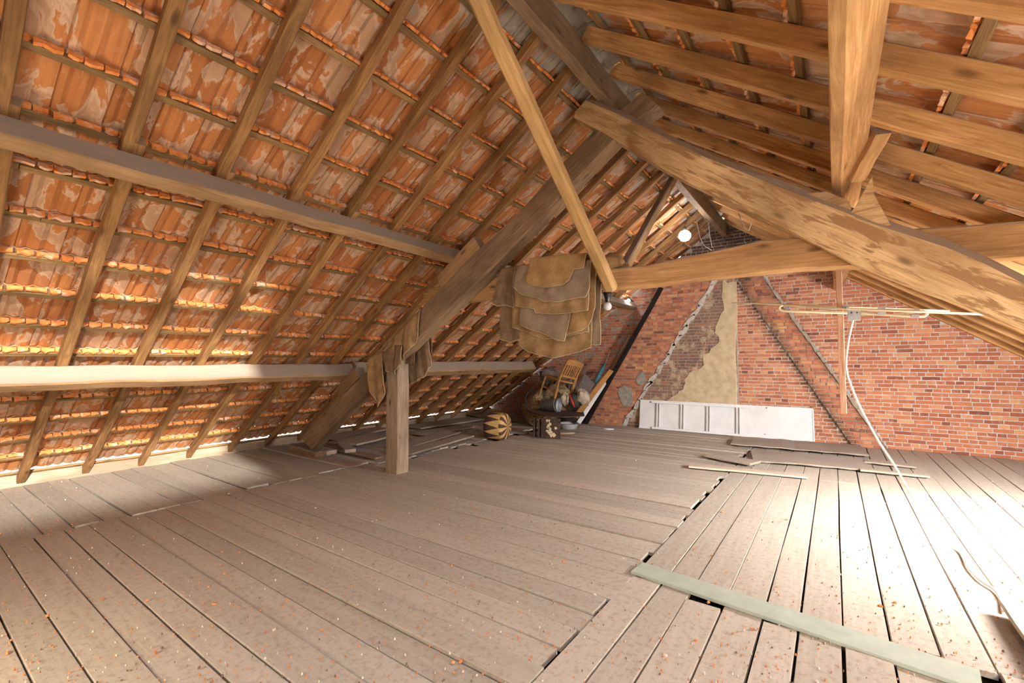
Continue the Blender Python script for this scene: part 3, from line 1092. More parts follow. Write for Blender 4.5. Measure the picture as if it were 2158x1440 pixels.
# collar
px_beam('collar_beam', [(893, 613), (945, 596), (1040, 584), (1150, 574), (1280, 566), (1360, 559), (1440, 543), (1500, 529), (1550, 518), (1600, 507), (1690, 500), (1780, 492), (1920, 481), (2040, 474), (2158, 466), (2330, 455)],
        [(893, 655), (945, 641), (1040, 628), (1150, 619), (1280, 610), (1360, 604), (1440, 593), (1500, 585), (1550, 580), (1600, 575), (1690, 567), (1780, 563), (1920, 556), (2040, 548), (2158, 540), (2330, 528)],
        4.26, 0.17, M['oak'], truss, cham=0.012, rnd=0.003)
# post with its notch
p0, p1 = fl(811, 997), fl(836, 998)
beam('post', (-4.845, 4.16, 0.0), (-4.845, 4.16, 1.72), 0.20, 0.245, M['post'], truss, up=(1, 0, 0), jit=0.004, cham=0.012, seg=6)
beam('post_foot', (-7.35, 4.15, 0.05), (-6.55, 4.15, 0.03), 0.26, 0.14, M['beam_dark'], truss, jit=0.01, cham=0.02)
# cleats under the purlins and wedges behind the right purlin
a = PL((8.1 - 3.96) / cL, 4.15, -0.19)
beam('cleat', PL((8.1 - 3.55) / cL, 4.15, -0.29), PL((8.1 - 4.15) / cL, 4.15, -0.29), 0.16, 0.20, M['beam'], truss, up=(-sL, 0, cL), jit=0.006)
beam('cleat', PL((8.1 - 5.80) / cL, 4.15, -0.30), PL((8.1 - 6.25) / cL, 4.15, -0.30), 0.16, 0.18, M['beam'], truss, up=(-sL, 0, cL), jit=0.006)


def prism_px(name, pts, Y, th, mat, parent):
    W_ = [at(x_, y_, Y) for x_, y_ in pts]
    mb = MB()
    mb.loft([[tuple(p) for p in W_], [(p.x, p.y + th, p.z) for p in W_]])
    return mb.build(name, mat, parent)


prism_px('wedge', [(1700, 408), (1742, 404), (1790, 424), (1796, 447), (1770, 452), (1720, 428)], 4.02, 0.16, M['log'], truss)
prism_px('wedge', [(1805, 432), (1838, 372), (1843, 412), (1878, 476), (1850, 474), (1790, 452)], 4.00, 0.16, M['log'], truss)
beam('cleat', (0.15, 4.02, 2.80), (0.285, 3.76, 3.00), 0.10, 0.085, M['oak'], truss, up=(-0.4, 0.4, 1), jit=0.004, cham=0.006)
# braces
beam('ridge_brace', (-1.74, 4.12, 2.20), (-1.79, 1.76, 4.09), 0.115, 0.10, M['brace'], up=(0, 1, 1), jit=0.004, cham=0.022, seg=8,
     label='long slanting yellow brace from collar up to ridge beam in front of the sacks', cat='brace', kind='structure')
beam('ridge_brace', (-1.75, 4.50, 2.47), (-1.79, 6.5, 4.10), 0.09, 0.10, M['beam'], up=(0, -1, 1), jit=0.004, cham=0.012, seg=6,
     label='thin brace behind the collar leaning up to the ridge near the glowing lamp', cat='brace', kind='structure')
mb = MB()
for (a, b) in ((1262, 592), (1268, 597)):
    p = at(a, b, 3.98)
    mb.tube([p, p + Vector((0.0, -0.025, 0.0))], 0.007, 6)
mb.build('nail', M['black_plastic'], bpy.data.objects['ridge_brace'])

# ================================================================== THINGS
def tube_obj(name, pts, r, mat, parent=None, n=8, mw=None, smooth=True, **kw):
    mb = MB()
    mb.tube(pts, r, n)
    return props(mb.build(name, mat, parent, mw, smooth=smooth), **kw)


def curve_pts(ctrl, n=40):
    """Catmull-Rom through the control points"""
    P_ = [Vector(p) for p in ctrl]
    P_ = [P_[0] * 2 - P_[1]] + P_ + [P_[-1] * 2 - P_[-2]]
    out = []
    segs = len(P_) - 3
    for i in range(segs):
        a, b, c, d = P_[i:i + 4]
        m_ = max(2, n // segs)
        for k in range(m_):
            t = k / m_
            out.append(0.5 * ((2 * b) + (c - a) * t + (2 * a - 5 * b + 4 * c - d) * t * t + (3 * b - a - 3 * c + d) * t ** 3))
    out.append(P_[-2])
    return out


def lathe(mb, prof, origin, axis=(0, 0, 1), n=24, mi=0, cap=True):
    ax = Vector(axis).normalized()
    a = Vector((1, 0, 0)) if abs(ax.x) < 0.9 else Vector((0, 1, 0))
    e1 = (a - ax * a.dot(ax)).normalized()
    e2 = ax.cross(e1)
    o = Vector(origin)
    mb.loft([[o + ax * h + (e1 * cos(2 * pi * k / n) + e2 * sin(2 * pi * k / n)) * r for k in range(n)] for r, h in prof], mi, cap)


# ------------------------------------------------------------------ burlap sacks
def interp(prof, u):
    n = len(prof) - 1
    k = min(int(u * n), n - 1)
    t = u * n - k
    return prof[k].lerp(prof[k + 1], t)


def drape(label, top, bot, Y, depth, mat, back=0.22, amp=0.012, folds=3.0, seed=0, hem=True, lump=0.018, group='burlap sacks hung over the timbers'):
    """a sack thrown over a timber: front panel between two outlines, a turn over the top and a short fall behind"""
    rr = random.Random(seed)
    T = [at(a, b, Y) for a, b in top]
    B = [at(a, b, Y) for a, b in bot]
    nu, nf, ph = 30, 20, rr.uniform(0, 6)
    own = 0.25 if seed < 11 else 1.0
    rows = []
    off = Vector((seed * 3.1, seed * 1.7, 0))

    def bulge(u, t, p):
        f = amp * (sin(2 * pi * folds * u + ph + 1.2 * t) + 0.5 * sin(2 * pi * folds * 2.3 * u + ph * 2)) * (0.25 + 0.75 * t)
        q = Vector((p.x, 0, p.z))
        shared = 0.030 * noise.noise(q * 3.2) + 0.016 * noise.noise(q * 8.0 + Vector((3, 0, 0))) + 0.010 * sin(p.x * 26 + 3 * noise.noise(q * 2.0))
        return f * own + shared * min(1.0, 0.3 + 2.0 * (2.55 - p.z) if Y > 3.9 and seed < 11 else 0.3 + 0.7 * t) + lump * own * 0.5 * noise.noise(p * 11.0 + off)
    cols = [(i / nu) for i in range(nu + 1)]
    for j in range(4):                           # behind
        t = 1 - j / 4
        rows.append([interp(T, u) + Vector((0, depth + 0.01 + bulge(u, 0.5, interp(T, u)) * 0.5, -back * t - 0.02)) for u in cols])
    for j in range(3):                           # over the top
        t = (j + 0.5) / 3
        rows.append([interp(T, u) + Vector((0, depth * (1 - t), 0.008 + 0.012 * noise.noise(interp(T, u) * 9 + off))) for u in cols])
    for j in range(nf + 1):
        t = j / nf
        row = []
        for u in cols:
            p = interp(T, u).lerp(interp(B, u), t)
            p = p + Vector((0, -bulge(u, t, p) - (0.045 * (1 - math.exp(-max(0.0, 2.55 - p.z) / 0.2)) if seed < 11 else 0.02 * sin(pi * t)), 0))
            if t > 0.9:
                p.z += rr.uniform(-0.004, 0.004)
            row.append(p)
        rows.append(row)
    c = sum(T, Vector()) / len(T)
    mw = Matrix.Translation(c)
    mb = MB()
    mb.quad_grid(rows)
    body = mb.build('burlap_sack', mat, None, mw, smooth=True)
    md = body.modifiers.new('cloth', 'SOLIDIFY')
    md.thickness = 0.009
    md.offset = 0
    props(body, label, 'sack', group)
    if hem:
        e = rows[-1]
        mb = MB()
        mb.tube([p + Vector((0, -0.004, 0.004)) for p in e], 0.0055, 5)
        mb.build('hem', M['hem'], body, mw, smooth=True)
        mb = MB()
        mb.tube([r_[-1] + Vector((0, -0.003, 0)) for r_ in rows[7:]], 0.005, 5)
        mb.build('side_seam', M['hem'], body, mw, smooth=True)
    return body


YS = 4.20
SK = M['sack'], M['sack_gold'], M['sack_grey'], M['sack_dark']
drape('grey brown sack hanging lowest at the bulb side of the big bundle', [(1215, 556), (1272, 552)], [(1212, 720), (1240, 728), (1268, 727)], YS - 0.00, 0.20, SK[2], amp=0.010, folds=1.4, seed=1)
drape('long tan sack whose rounded lower end hangs below the rest of the bundle', [(1098, 566), (1260, 552)], [(1098, 726), (1115, 742), (1145, 751), (1172, 756), (1205, 748), (1228, 742), (1247, 733)], YS - 0.03, 0.22, SK[0], amp=0.008, folds=2.0, seed=2)
drape('dull brown sack hanging straight down at the rafter side of the bundle', [(1062, 575), (1112, 566)], [(1059, 716), (1080, 722), (1112, 716)], YS - 0.03, 0.2, SK[3], amp=0.010, folds=1.5, seed=3)
drape('dark crumpled sack knotted over the collar at the rafter end of the bundle', [(1058, 566), (1086, 562)], [(1042, 642), (1052, 647), (1066, 644), (1088, 650)], YS - 0.07, 0.24, SK[3], amp=0.022, folds=1.6, seed=4, lump=0.03)
drape('tan sack with stepped hem in the lower middle of the bundle', [(1096, 562), (1246, 552)], [(1080, 690), (1110, 699), (1150, 715), (1190, 712), (1215, 706), (1243, 700)], YS - 0.065, 0.22, SK[0], amp=0.010, folds=2.2, seed=5)
drape('golden sack with a rounded piped corner beside the bulb', [(1180, 556), (1258, 548)], [(1192, 708), (1212, 704), (1230, 697), (1245, 685), (1254, 668), (1259, 648)], YS - 0.095, 0.24, SK[1], amp=0.008, folds=1.2, seed=6)
drape('pale grey sack with a slanting frayed hem low in the bundle', [(1100, 560), (1206, 552)], [(1098, 684), (1122, 695), (1150, 705), (1180, 718), (1194, 720), (1205, 664)], YS - 0.125, 0.25, SK[2], amp=0.008, folds=1.5, seed=7)
drape('brown sack with fringed hem across the middle of the bundle', [(1088, 560), (1246, 550)], [(1088, 646), (1130, 652), (1134, 661), (1175, 664), (1210, 660), (1244, 655)], YS - 0.155, 0.26, SK[0], amp=0.008, folds=2.0, seed=8)
drape('grey brown sack with a rounded flap below the topmost sack', [(1092, 560), (1246, 548)], [(1085, 605), (1100, 622), (1134, 628), (1150, 637), (1180, 637), (1215, 630), (1238, 628), (1246, 610)], YS - 0.185, 0.27, SK[2], amp=0.008, folds=1.7, seed=9)
drape('topmost golden brown sack with a short curved hem on the bundle', [(1117, 545), (1160, 540), (1200, 536), (1236, 535)], [(1112, 592), (1125, 603), (1160, 608), (1190, 602), (1203, 592), (1212, 570), (1232, 566)], YS - 0.215, 0.28, SK[1], amp=0.012, folds=1.5, seed=10, lump=0.02)
# crumpled sack beyond the brace
def bundle(name, label, cat, c, rad, mat, seed, flat=1.0, amp=0.35, freq=2.2, group=None, nu=22, nv=14, base=None):
    mb = MB()
    c = Vector(c)
    rows = []
    for i in range(nv + 1):
        th = pi * i / nv
        row = []
        for j in range(nu):
            ph = 2 * pi * j / nu
            d = Vector((sin(th) * cos(ph), sin(th) * sin(ph), cos(th)))
            k = 1 + amp * noise.noise(d * freq + Vector((seed * 5.3, seed, 0))) + amp * 0.5 * abs(noise.noise(d * freq * 2.6 + Vector((0, seed * 2.1, 4))))
            p = Vector((d.x * rad[0], d.y * rad[1], d.z * rad[2])) * k
            if base is not None:
                p.z = max(p.z, base - c.z)
            row.append(c + p)
        rows.append(row)
    mb.quad_grid(rows, True)
    o = mb.build(name, mat, None, Matrix.Translation(c), smooth=True)
    return props(o, label, cat, group)


bundle('burlap_sack', 'crumpled sack lying on the collar between the two braces', 'sack', at(1287, 556, 4.36), (0.13, 0.12, 0.085), SK[1], 21, amp=0.5, group='burlap sacks hung over the timbers')
drape('pleated sack draped over the slanting principal above the post', [(815, 727), (838, 704), (862, 676), (886, 652)], [(824, 764), (838, 773), (858, 745), (882, 712)], 4.02, 0.24, SK[0], amp=0.020, folds=2.4, seed=12)
drape('sack with upright pleats hanging behind the post', [(846, 742), (872, 730), (903, 705)], [(850, 816), (875, 806), (893, 796), (909, 772)], 4.30, 0.06, SK[3], amp=0.016, folds=3.2, seed=13)
drape('drooping sack corner hanging below the lower purlin beside the post', [(777, 757), (790, 748), (806, 742)], [(781, 825), (796, 858), (811, 826)], 3.99, 0.16, SK[0], amp=0.016, folds=0.8, seed=14)
drape('small folded sack tucked above the post head', [(806, 744), (832, 728), (848, 730)], [(812, 780), (830, 790), (846, 768)], 3.985, 0.2, SK[3], amp=0.014, folds=1.6, seed=15)

# ------------------------------------------------------------------ lamp and daylight-gap glows
b = at(1280, 611, 4.33)
lamp = empty('lamp_holder', b, label='unlit frosted bulb in a black holder under the collar beside the sacks', cat='lamp')
mb = MB(); lathe(mb, [(0.055, -0.028), (0.058, -0.01), (0.055, 0.0)], b)
mb.build('mounting_ring', M['porcelain'], lamp, smooth=True)
mb = MB(); lathe(mb, [(0.020, -0.135), (0.024, -0.125), (0.026, -0.095), (0.038, -0.055), (0.050, -0.028)], b)
mb.build('socket', M['black_plastic'], lamp, smooth=True)
mb = MB(); lathe(mb, [(0.006, -0.212), (0.026, -0.206), (0.040, -0.188), (0.043, -0.168), (0.036, -0.148), (0.024, -0.130)], b)
mb.build('bulb', M['bulb_glass'], lamp, smooth=True)

L1 = at(1443, 497, 8.0)  # invented bulb, socket and wire stand in for daylight at a roof gap
gap_glow1 = empty('hanging_lamp', L1, label='dazzling white lamp glowing under the ridge beyond the collar', cat='lamp')
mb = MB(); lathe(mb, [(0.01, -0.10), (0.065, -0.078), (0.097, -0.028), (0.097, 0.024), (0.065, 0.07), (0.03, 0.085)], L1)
mb.build('bulb', M['lamp_glow'], gap_glow1, smooth=True)
mb = MB(); lathe(mb, [(0.03, 0.07), (0.032, 0.13), (0.02, 0.15)], L1)
mb.build('socket', M['black_plastic'], gap_glow1, smooth=True)
mb = MB(); mb.tube([L1 + Vector((0, 0, 0.14)), L1 + Vector((0.05, 0, 0.30)), Vector((-1.80, L1.y, 4.06))], 0.006, 6)
mb.build('wire', M['black_plastic'], gap_glow1)
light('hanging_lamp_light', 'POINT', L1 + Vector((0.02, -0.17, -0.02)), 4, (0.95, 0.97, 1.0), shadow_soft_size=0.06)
L2 = at(1325, 634, 10.0)  # invented bulb and bracket stand in for daylight through a wall hole
gap_glow2 = empty('wall_lamp', L2, label='small bright lamp before the dark brickwork above the chair', cat='lamp')
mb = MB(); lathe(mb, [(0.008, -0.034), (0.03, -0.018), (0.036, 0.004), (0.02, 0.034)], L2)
mb.build('bulb', M['lamp_glow'], gap_glow2, smooth=True)
mb = MB(); mb.tube([L2 + Vector((0, 0, 0.034)), L2 + Vector((0, 0.05, 0.06)), L2 + Vector((-0.05, 0.42, 0.03))], 0.012, 8)
mb.build('bracket', M['black_plastic'], gap_glow2)

# ------------------------------------------------------------------ aerial on its lath, with cable
lath_b = at(1778, 872, 4.75)
ant = empty('aerial', (0.06, 4.75, lath_b.z), label='folded television aerial of cream rods hung on a pale wooden lath', cat='aerial')
beam('lath', lath_b, (0.045, 4.75, 2.84), 0.044, 0.03, M['pale_lath'], ant, up=(0, 1, 0), jit=0.001, cham=0.003)


def rod(pts, Y, r=0.009):
    mb = MB()
    mb.tube([at(a, b_, Y) for a, b_ in pts], r, 8)
    mb.build('rod', M['antenna'], ant, smooth=True)


rod([(1542, 638), (2001, 656)], 4.80, 0.007)
rod([(1698, 648), (2080, 663)], 4.52, 0.008)
rod([(1650, 643.5), (1645, 645.5), (1642, 650), (1645, 654), (1652, 656), (1790, 660)], 4.66, 0.010)
rod([(1650, 643.5), (1750, 649), (1800, 652), (1946, 655.5), (1953, 658), (1954, 662), (1948, 667), (1935, 667.5), (1812, 661)], 4.66, 0.010)
mb = MB(); mb.tube([at(1786, 650, 4.48), at(1781, 648, 4.84)], 0.012, 4)
mb.build('boom', M['grey_plastic'], ant)
for (a, b_) in ((1782, 646), (1858, 650), (1930, 655), (1929, 667), (1858, 661)):
    c = at(a, b_, 4.64)
    mb = MB(); mb.box(c - Vector((0.022, 0.012, 0.012)), c + Vector((0.022, 0.012, 0.012)))
    mb.build('clamp', M['grey_plastic'], ant)
c = at(1800, 665, 4.62)
mb = MB(); mb.box(c - Vector((0.042, 0.025, 0.042)), c + Vector((0.042, 0.025, 0.042)))
jb = mb.build('junction_box', M['grey_plastic'], ant)
for k in (-1, 1):
    mb = MB(); mb.tube([c + Vector((0.018 * k, -0.024, 0.02)), c + Vector((0.018 * k, -0.030, 0.02))], 0.006, 6)
    mb.build('screw', M['black_plastic'], jb)
cab = [at(1798, 673, 4.61), at(1789, 712, 4.63), at(1783, 760, 4.66), at(1787, 795, 4.70), at(1812, 857, 4.78), at(1850, 928, 4.86), at(1886, 983, 4.93), at(1930, 1060, 4.99), at(1975, 1117, 5.04), fl(2016, 1154, 0.015), fl(2040, 1195, 0.012), fl(2064, 1222, 0.012), fl(2094, 1242, 0.012), fl(2109, 1262, 0.012), fl(2113, 1288, 0.012)]
tube_obj('aerial_cable', curve_pts(cab, 70), 0.0085, M['cable'], label='white aerial cable falling from the junction box onto the planks', cat='cable')

# ------------------------------------------------------------------ white panel and ladder frame against the gable
xa_, xb_ = -3.59, -0.335
pan = empty('painted_sheet', (xa_, 9.98, 0), label='long white painted panel leaning along the foot of the brick wall', cat='panel')
mb = MB()
mb.loft([[(xa_, 9.97, 0.0), (xb_, 9.97, 0.0), (xb_, 9.99, 0.0), (xa_, 9.99, 0.0)], [(xa_ + 0.01, 10.045, 0.60), (xb_ - 0.01, 10.045, 0.60), (xb_ - 0.01, 10.065, 0.60), (xa_ + 0.01, 10.065, 0.60)]])
sheet = mb.build('sheet', M['white_panel'], pan)
for (a0, b0, a1, b1) in (((xa_), 0.0, xb_, 0.0), (xa_ + 0.01, 0.60, xb_ - 0.01, 0.60), (xb_, 0.0, xb_ - 0.01, 0.60)):
    beam('edge_strip', (a0, 9.962 + b0 * 0.125, b0 + 0.012), (a1, 9.962 + b1 * 0.125, b1 + (0.012 if b1 == b0 else 0)), 0.015, 0.022, M['white_rail'], pan, up=(0, 0.1, 1) if b0 == b1 else (1, 0, 0), jit=0.001, cham=0.002)
for (pxx, pyy, w_, h_) in ((1613, 862, 0.022, 0.06), (1610, 916, 0.03, 0.012), (1711, 862, 0.03, 0.05)):
    p = at(pxx, pyy, 9.98)
    yv = 9.97 + p.z * 0.125 - 0.003
    mb = MB(); mb.box((p.x, yv - 0.001, p.z), (p.x + w_, yv + 0.004, p.z + h_))
    mb.build('rust_mark', M['rust'], pan)
lad = empty('ladder', (-3.3, 9.93, 0), label='white ladder on its side in front of the long white panel', cat='ladder')
lx0, lx1 = at(1374, 907, 9.93).x, at(1572, 921, 9.93).x
beam('ladder_rail', (lx0, 9.925, 0.035), (lx1, 9.925, 0.035), 0.03, 0.045, M['white_rail'], lad, jit=0.001, cham=0.004)
beam('ladder_rail', (lx0 - 0.02, 9.995, 0.585), (lx1 + 0.1, 9.995, 0.585), 0.03, 0.04, M['white_rail'], lad, jit=0.001, cham=0.004)
for pxx in (1387, 1438, 1493, 1556):
    for d in (-0.028, 0.03):
        xx = at(pxx, 880, 9.95).x + d
        beam('rung', (xx, 9.925, 0.05), (xx, 9.99, 0.57), 0.022, 0.026, M['white_rail'], lad, up=(0, -1, 0), jit=0.001, cham=0.004)

# ------------------------------------------------------------------ loose boards on the floor
def loose(label, a, b, w, z=0.05, th=0.025, mat='plank_loose', group=None, dz=0.0):
    A, B = fl(*a), fl(*b)
    return beam('loose_board', (A.x, A.y, z), (B.x, B.y, z + dz), w, th, M[mat], seg=5, jit=0.004, cham=0.003, label=label, cat='board', group=group)


g_ = 'loose boards lying on the planks'
beam('painted_board', (-1.19, 3.235, 0.012), (0.52, 3.03, 0.012), 0.19, 0.022, M['green'], seg=6, jit=0.002, cham=0.003, label='pale green painted board laid across the seam of the planks', cat='board')
beam('wide_board', (-1.55, 9.20, 0.045), (0.36, 9.35, 0.045), 0.95, 0.02, M['plank_loose'], seg=10, jit=0.006, cham=0.004, label='wide warped dusty sheet on the floor before the white panel', cat='board', group=g_)
beam('wide_board', (-1.08, 7.95, 0.03), (0.34, 8.2, 0.035), 0.85, 0.022, M['plank_loose'], seg=10, jit=0.006, cham=0.004, label='wide dusty sheet lying nearer than the warped one', cat='board', group=g_)
loose('raw edged narrow board with pale front at the foot of the dusty sheets', (1452, 986), (1700, 1009), 0.17, 0.03, mat='plank_raw', group=g_)
loose('short grey board beside the corner of the dusty sheets', (1497, 965), (1592, 983), 0.30, 0.04, 0.03, group=g_)
loose('pale batten lying at the corner near the hanging cable', (1812, 996), (1957, 1010), 0.12, 0.035, mat='plank_raw', group=g_)
loose('grey board under the cable parallel to the pale batten', (1822, 976), (1930, 988), 0.22, 0.03, group=g_)
loose('long pale edged board beside the post pointing at the pouf', (852, 964), (985, 925), 0.30, 0.06, 0.03, 'plank_loose', g_)
loose('second pale edged board behind the post', (840, 950), (952, 916), 0.42, 0.05, 0.03, 'plank_loose', g_)
loose('wide board with rough light edge between truss foot and post', (722, 946), (812, 924), 0.62, 0.085, 0.03, 'plank_loose', g_)
loose('flat grey board under the rafter feet by the truss', (690, 932), (800, 908), 0.55, 0.06, 0.03, 'plank_loose', g_)
loose('dark thin board sticking out towards the post foot', (688, 948), (798, 972), 0.14, 0.05, 0.03, 'beam_dark', g_)
loose('short offcut lying near the truss foot', (716, 940), (738, 963), 0.16, 0.09, 0.05, 'plank_loose', g_)
loose('thin board stub beside the truss foot', (640, 948), (700, 962), 0.18, 0.06, 0.06, 'plank_loose', g_)
loose('grey board at the back under the eave', (868, 906), (1005, 886), 0.60, 0.05, 0.03, 'plank_loose', g_)
loose('narrow board lying behind the pouf', (1010, 908), (1110, 916), 0.22, 0.03, 0.03, 'plank_loose', g_)
loose('light board near the brick corner behind the pouf', (1000, 876), (1075, 893), 0.55, 0.06, 0.02, 'plank_loose', g_)
loose('board end next to the shadow of the junk pile', (880, 920), (985, 902), 0.45, 0.04, 0.03, 'plank_loose', g_)

hatch = empty('hatch_cover', (0.76, 3.9, 0), label='raised plank hatch cover at the near corner of the floor', cat='hatch')
for k in range(4):
    beam('board', (0.86 + 0.21 * k, 2.3, 0.075), (0.86 + 0.21 * k, 3.93, 0.075), 0.204, 0.03, M['floor'], hatch, jit=0.003, cham=0.004)
for yv in (2.6, 3.6):
    beam('ledger', (0.80, yv, 0.038), (1.58, yv, 0.038), 0.10, 0.044, M['plank_raw'], hatch, jit=0.003)

# ------------------------------------------------------------------ pouf
ax = Vector((0.984, 0.179, 0)).normalized()
pc = (fl(1018, 927) + fl(1072, 928)) / 2
PR_ = 0.255
po = Vector((pc.x, pc.y + 0.05, PR_)) - ax * 0.20
pouf = empty('pouf', (pc.x, pc.y + 0.05, 0), label='round leather pouf on its side with cream and brown points', cat='pouf')
e2 = Vector((0, 0, 1))
e1 = e2.cross(ax)


def ring_pt(h, r_, t):
    return po + ax * h + (e1 * cos(t) + e2 * sin(t)) * r_


prof = [(0.0, 0.0), (0.17, 0.0), (0.225, 0.015), (0.250, 0.06), (0.255, 0.20), (0.250, 0.34), (0.232, 0.385), (0.17, 0.41), (0.085, 0.42), (0.0, 0.422)]
NS = 10
for k in range(NS):
    mbc, mbb = MB(), MB()
    t0 = 2 * pi * k / NS
    dt = 2 * pi / NS
    # the side: a cream point narrowing towards the back, brown either side; petals on the end
    def strip(mbx, lo, hi, stations, lift=0.0):
        rows = []
        for (r_, h) in stations:
            f_lo, f_hi = lo(h), hi(h)
            rows.append([ring_pt(h, r_ + lift, t0 + dt * (f_lo + (f_hi - f_lo) * i / 4)) for i in range(5)])
        mbx.quad_grid(rows)
    side = [(0.225, 0.015), (0.250, 0.06), (0.2545, 0.13), (0.255, 0.20), (0.2545, 0.27), (0.250, 0.34)]
    cream_lo = lambda h: 0.5 - 0.5 * max(0.0, min(1.0, (h - 0.015) / 0.325))
    cream_hi = lambda h: 0.5 + 0.5 * max(0.0, min(1.0, (h - 0.015) / 0.325))
    strip(mbc, cream_lo, cream_hi, side)
    strip(mbb, lambda h: 0.0, cream_lo, side)
    strip(mbb, cream_hi, lambda h: 1.0, side)
    end = [(0.250, 0.34), (0.243, 0.362), (0.232, 0.385), (0.20, 0.401), (0.17, 0.41), (0.085, 0.42), (0.004, 0.422)]
    strip(mbc, lambda h: 0.0, lambda h: 0.5, end)
    strip(mbb, lambda h: 0.5, lambda h: 1.0, end)
    strip(mbb, lambda h: 0.0, lambda h: 1.0, [(0.0, 0.0), (0.17, 0.0), (0.225, 0.015)])
    mbc.build('cream_point', M['pouf_cream'], pouf, smooth=True)
    mbb.build('brown_point', M['pouf_brown'], pouf, smooth=True)

# ------------------------------------------------------------------ junk pile under the lower end of the roof
def pbox(mb, c, ex, ey, ez, hx, hy, hz):
    c = Vector(c)
    P_ = []
    for sz in (-1, 1):
        for (sx, sy) in ((-1, -1), (1, -1), (1, 1), (-1, 1)):
            P_.append(c + ex * hx * sx + ey * hy * sy + ez * hz * sz)
    mb.loft([P_[:4], P_[4:]])


rr_, ff_ = Vector((_r.x, _r.y, 0)), Vector((-sin(YAW), cos(YAW), 0))
Zv = Vector((0, 0, 1))
# tipped stool with the splashed seat
sb = fl(1150, 926)
st = empty('small_stool', sb, label='small brown stool tipped on its side with a paint splashed seat', cat='stool')
sx, sy = (rr_ * 0.93 - ff_ * 0.36).normalized(), (rr_ * 0.36 + ff_ * 0.93).normalized()
sc = sb + rr_ * 0.10 + Zv * 0.205
mb = MB(); pbox(mb, sc + sx * 0.0, sx, sy, Zv, 0.185, 0.012, 0.19)
seat = mb.build('seat', M['dark_wood'], st)
rq = random.Random(9)
for k in range(16):
    a_, b_ = rq.gauss(-0.03, 0.05), rq.gauss(0.0, 0.09)
    r0 = rq.uniform(0.008, 0.045)
    cpt = sc + sx * a_ + Zv * max(-0.15, min(0.15, b_)) - sy * 0.0135
    ring = [cpt + sx * r0 * rq.uniform(0.6, 1.2) * cos(t) + Zv * r0 * rq.uniform(0.7, 1.5) * sin(t) for t in [2 * pi * i / 9 for i in range(9)]]
    mb = MB(); mb.loft([[p + sy * 0.004 for p in ring], ring])
    mb.build('paint_splash', M['splash'], seat)
for (lx, ly) in ((-0.165, 0.16), (-0.165, -0.16), (-0.26, 0.16), (-0.26, -0.16)):
    base = sc + sx * (lx - 0.09) + sy * (0.08 + ly * 0.4)
    mb = MB(); mb.tube([Vector((base.x, base.y, 0.0)), Vector((base.x, base.y, 0.36))], 0.020, 6)
    mb.build('leg', M['dark_wood'], st)
mb = MB(); pbox(mb, sc - sx * 0.30 + sy * 0.08 + Zv * 0.10, sx, sy, Zv, 0.12, 0.014, 0.02)
mb.build('stretcher', M['dark_wood'], st)
# dark tabletop lying over it
tb = at(1160, 879, 8.05)
mb = MB(); 
tp = [at(1110, 869, 8.05), at(1140, 866, 8.7), at(1230, 882, 8.9), at(1232, 884, 8.2), at(1190, 886, 7.75), at(1150, 884, 7.7)]
zt_ = sum(p.z for p in tp) / len(tp)
tp = [Vector((p.x, p.y, 0.40 + (p.z - zt_) * 0.35)) for p in tp]
mb.loft([[p for p in tp], [p + Zv * 0.022 for p in tp]])
tt = mb.build('dark_board', M['dark_wood'], None, Matrix.Translation(sum(tp, Vector()) / 6))
props(tt, 'dark flat tabletop resting on the tipped stool', 'board')
# zinc bucket
bk = at(1160, 864, 8.35)
bk.z = 0.56
bax = (rr_ * 0.86 - ff_ * 0.5).normalized()
bucket = empty('bucket', bk, label='grey zinc bucket lying on its side on the dark tabletop', cat='bucket')
mb = MB()
lathe(mb, [(0.105, -0.19), (0.125, -0.18), (0.145, 0.19), (0.150, 0.195), (0.147, 0.20), (0.140, 0.19), (0.118, -0.165), (0.02, -0.165)], bk, bax, 24)
mb.build('body', M['zinc'], bucket, smooth=True)
mb = MB(); lathe(mb, [(0.0, 0.13), (0.128, 0.13), (0.128, 0.14), (0.0, 0.14)], bk, bax, 20)
mb.build('lid', M['enamel'], bucket, smooth=True)
mb = MB(); mb.tube([bk + bax * 0.19 + (Zv * cos(t) + bax.cross(Zv) * sin(t)) * 0.152 - bax * 0.06 * cos(t * 0.5) for t in [pi * i / 10 for i in range(11)]], 0.005, 6)
mb.build('handle', M['steel'], bucket, smooth=True)
# enamel basin
bs = fl(1199, 904)
basin = empty('enamel_basin', bs, label='grey white enamel basin on the floor beside the tipped stool', cat='basin')
mb = MB(); lathe(mb, [(0.12, 0.0), (0.17, 0.01), (0.205, 0.11), (0.225, 0.12), (0.225, 0.127), (0.20, 0.122), (0.16, 0.022), (0.02, 0.018)], bs, n=28)
mb.build('bowl', M['enamel'], basin, smooth=True)
mb = MB(); lathe(mb, [(0.222, 0.118), (0.231, 0.123), (0.222, 0.130), (0.214, 0.124), (0.222, 0.118)], bs, n=28, cap=False)
mb.build('rim', M['zinc'], basin, smooth=True)
tube_obj('round_stick', [fl(1180, 914, 0.015), fl(1211, 913, 0.015)], 0.015, M['brace'], label='short pale stick on the floor beside the enamel basin', cat='stick')
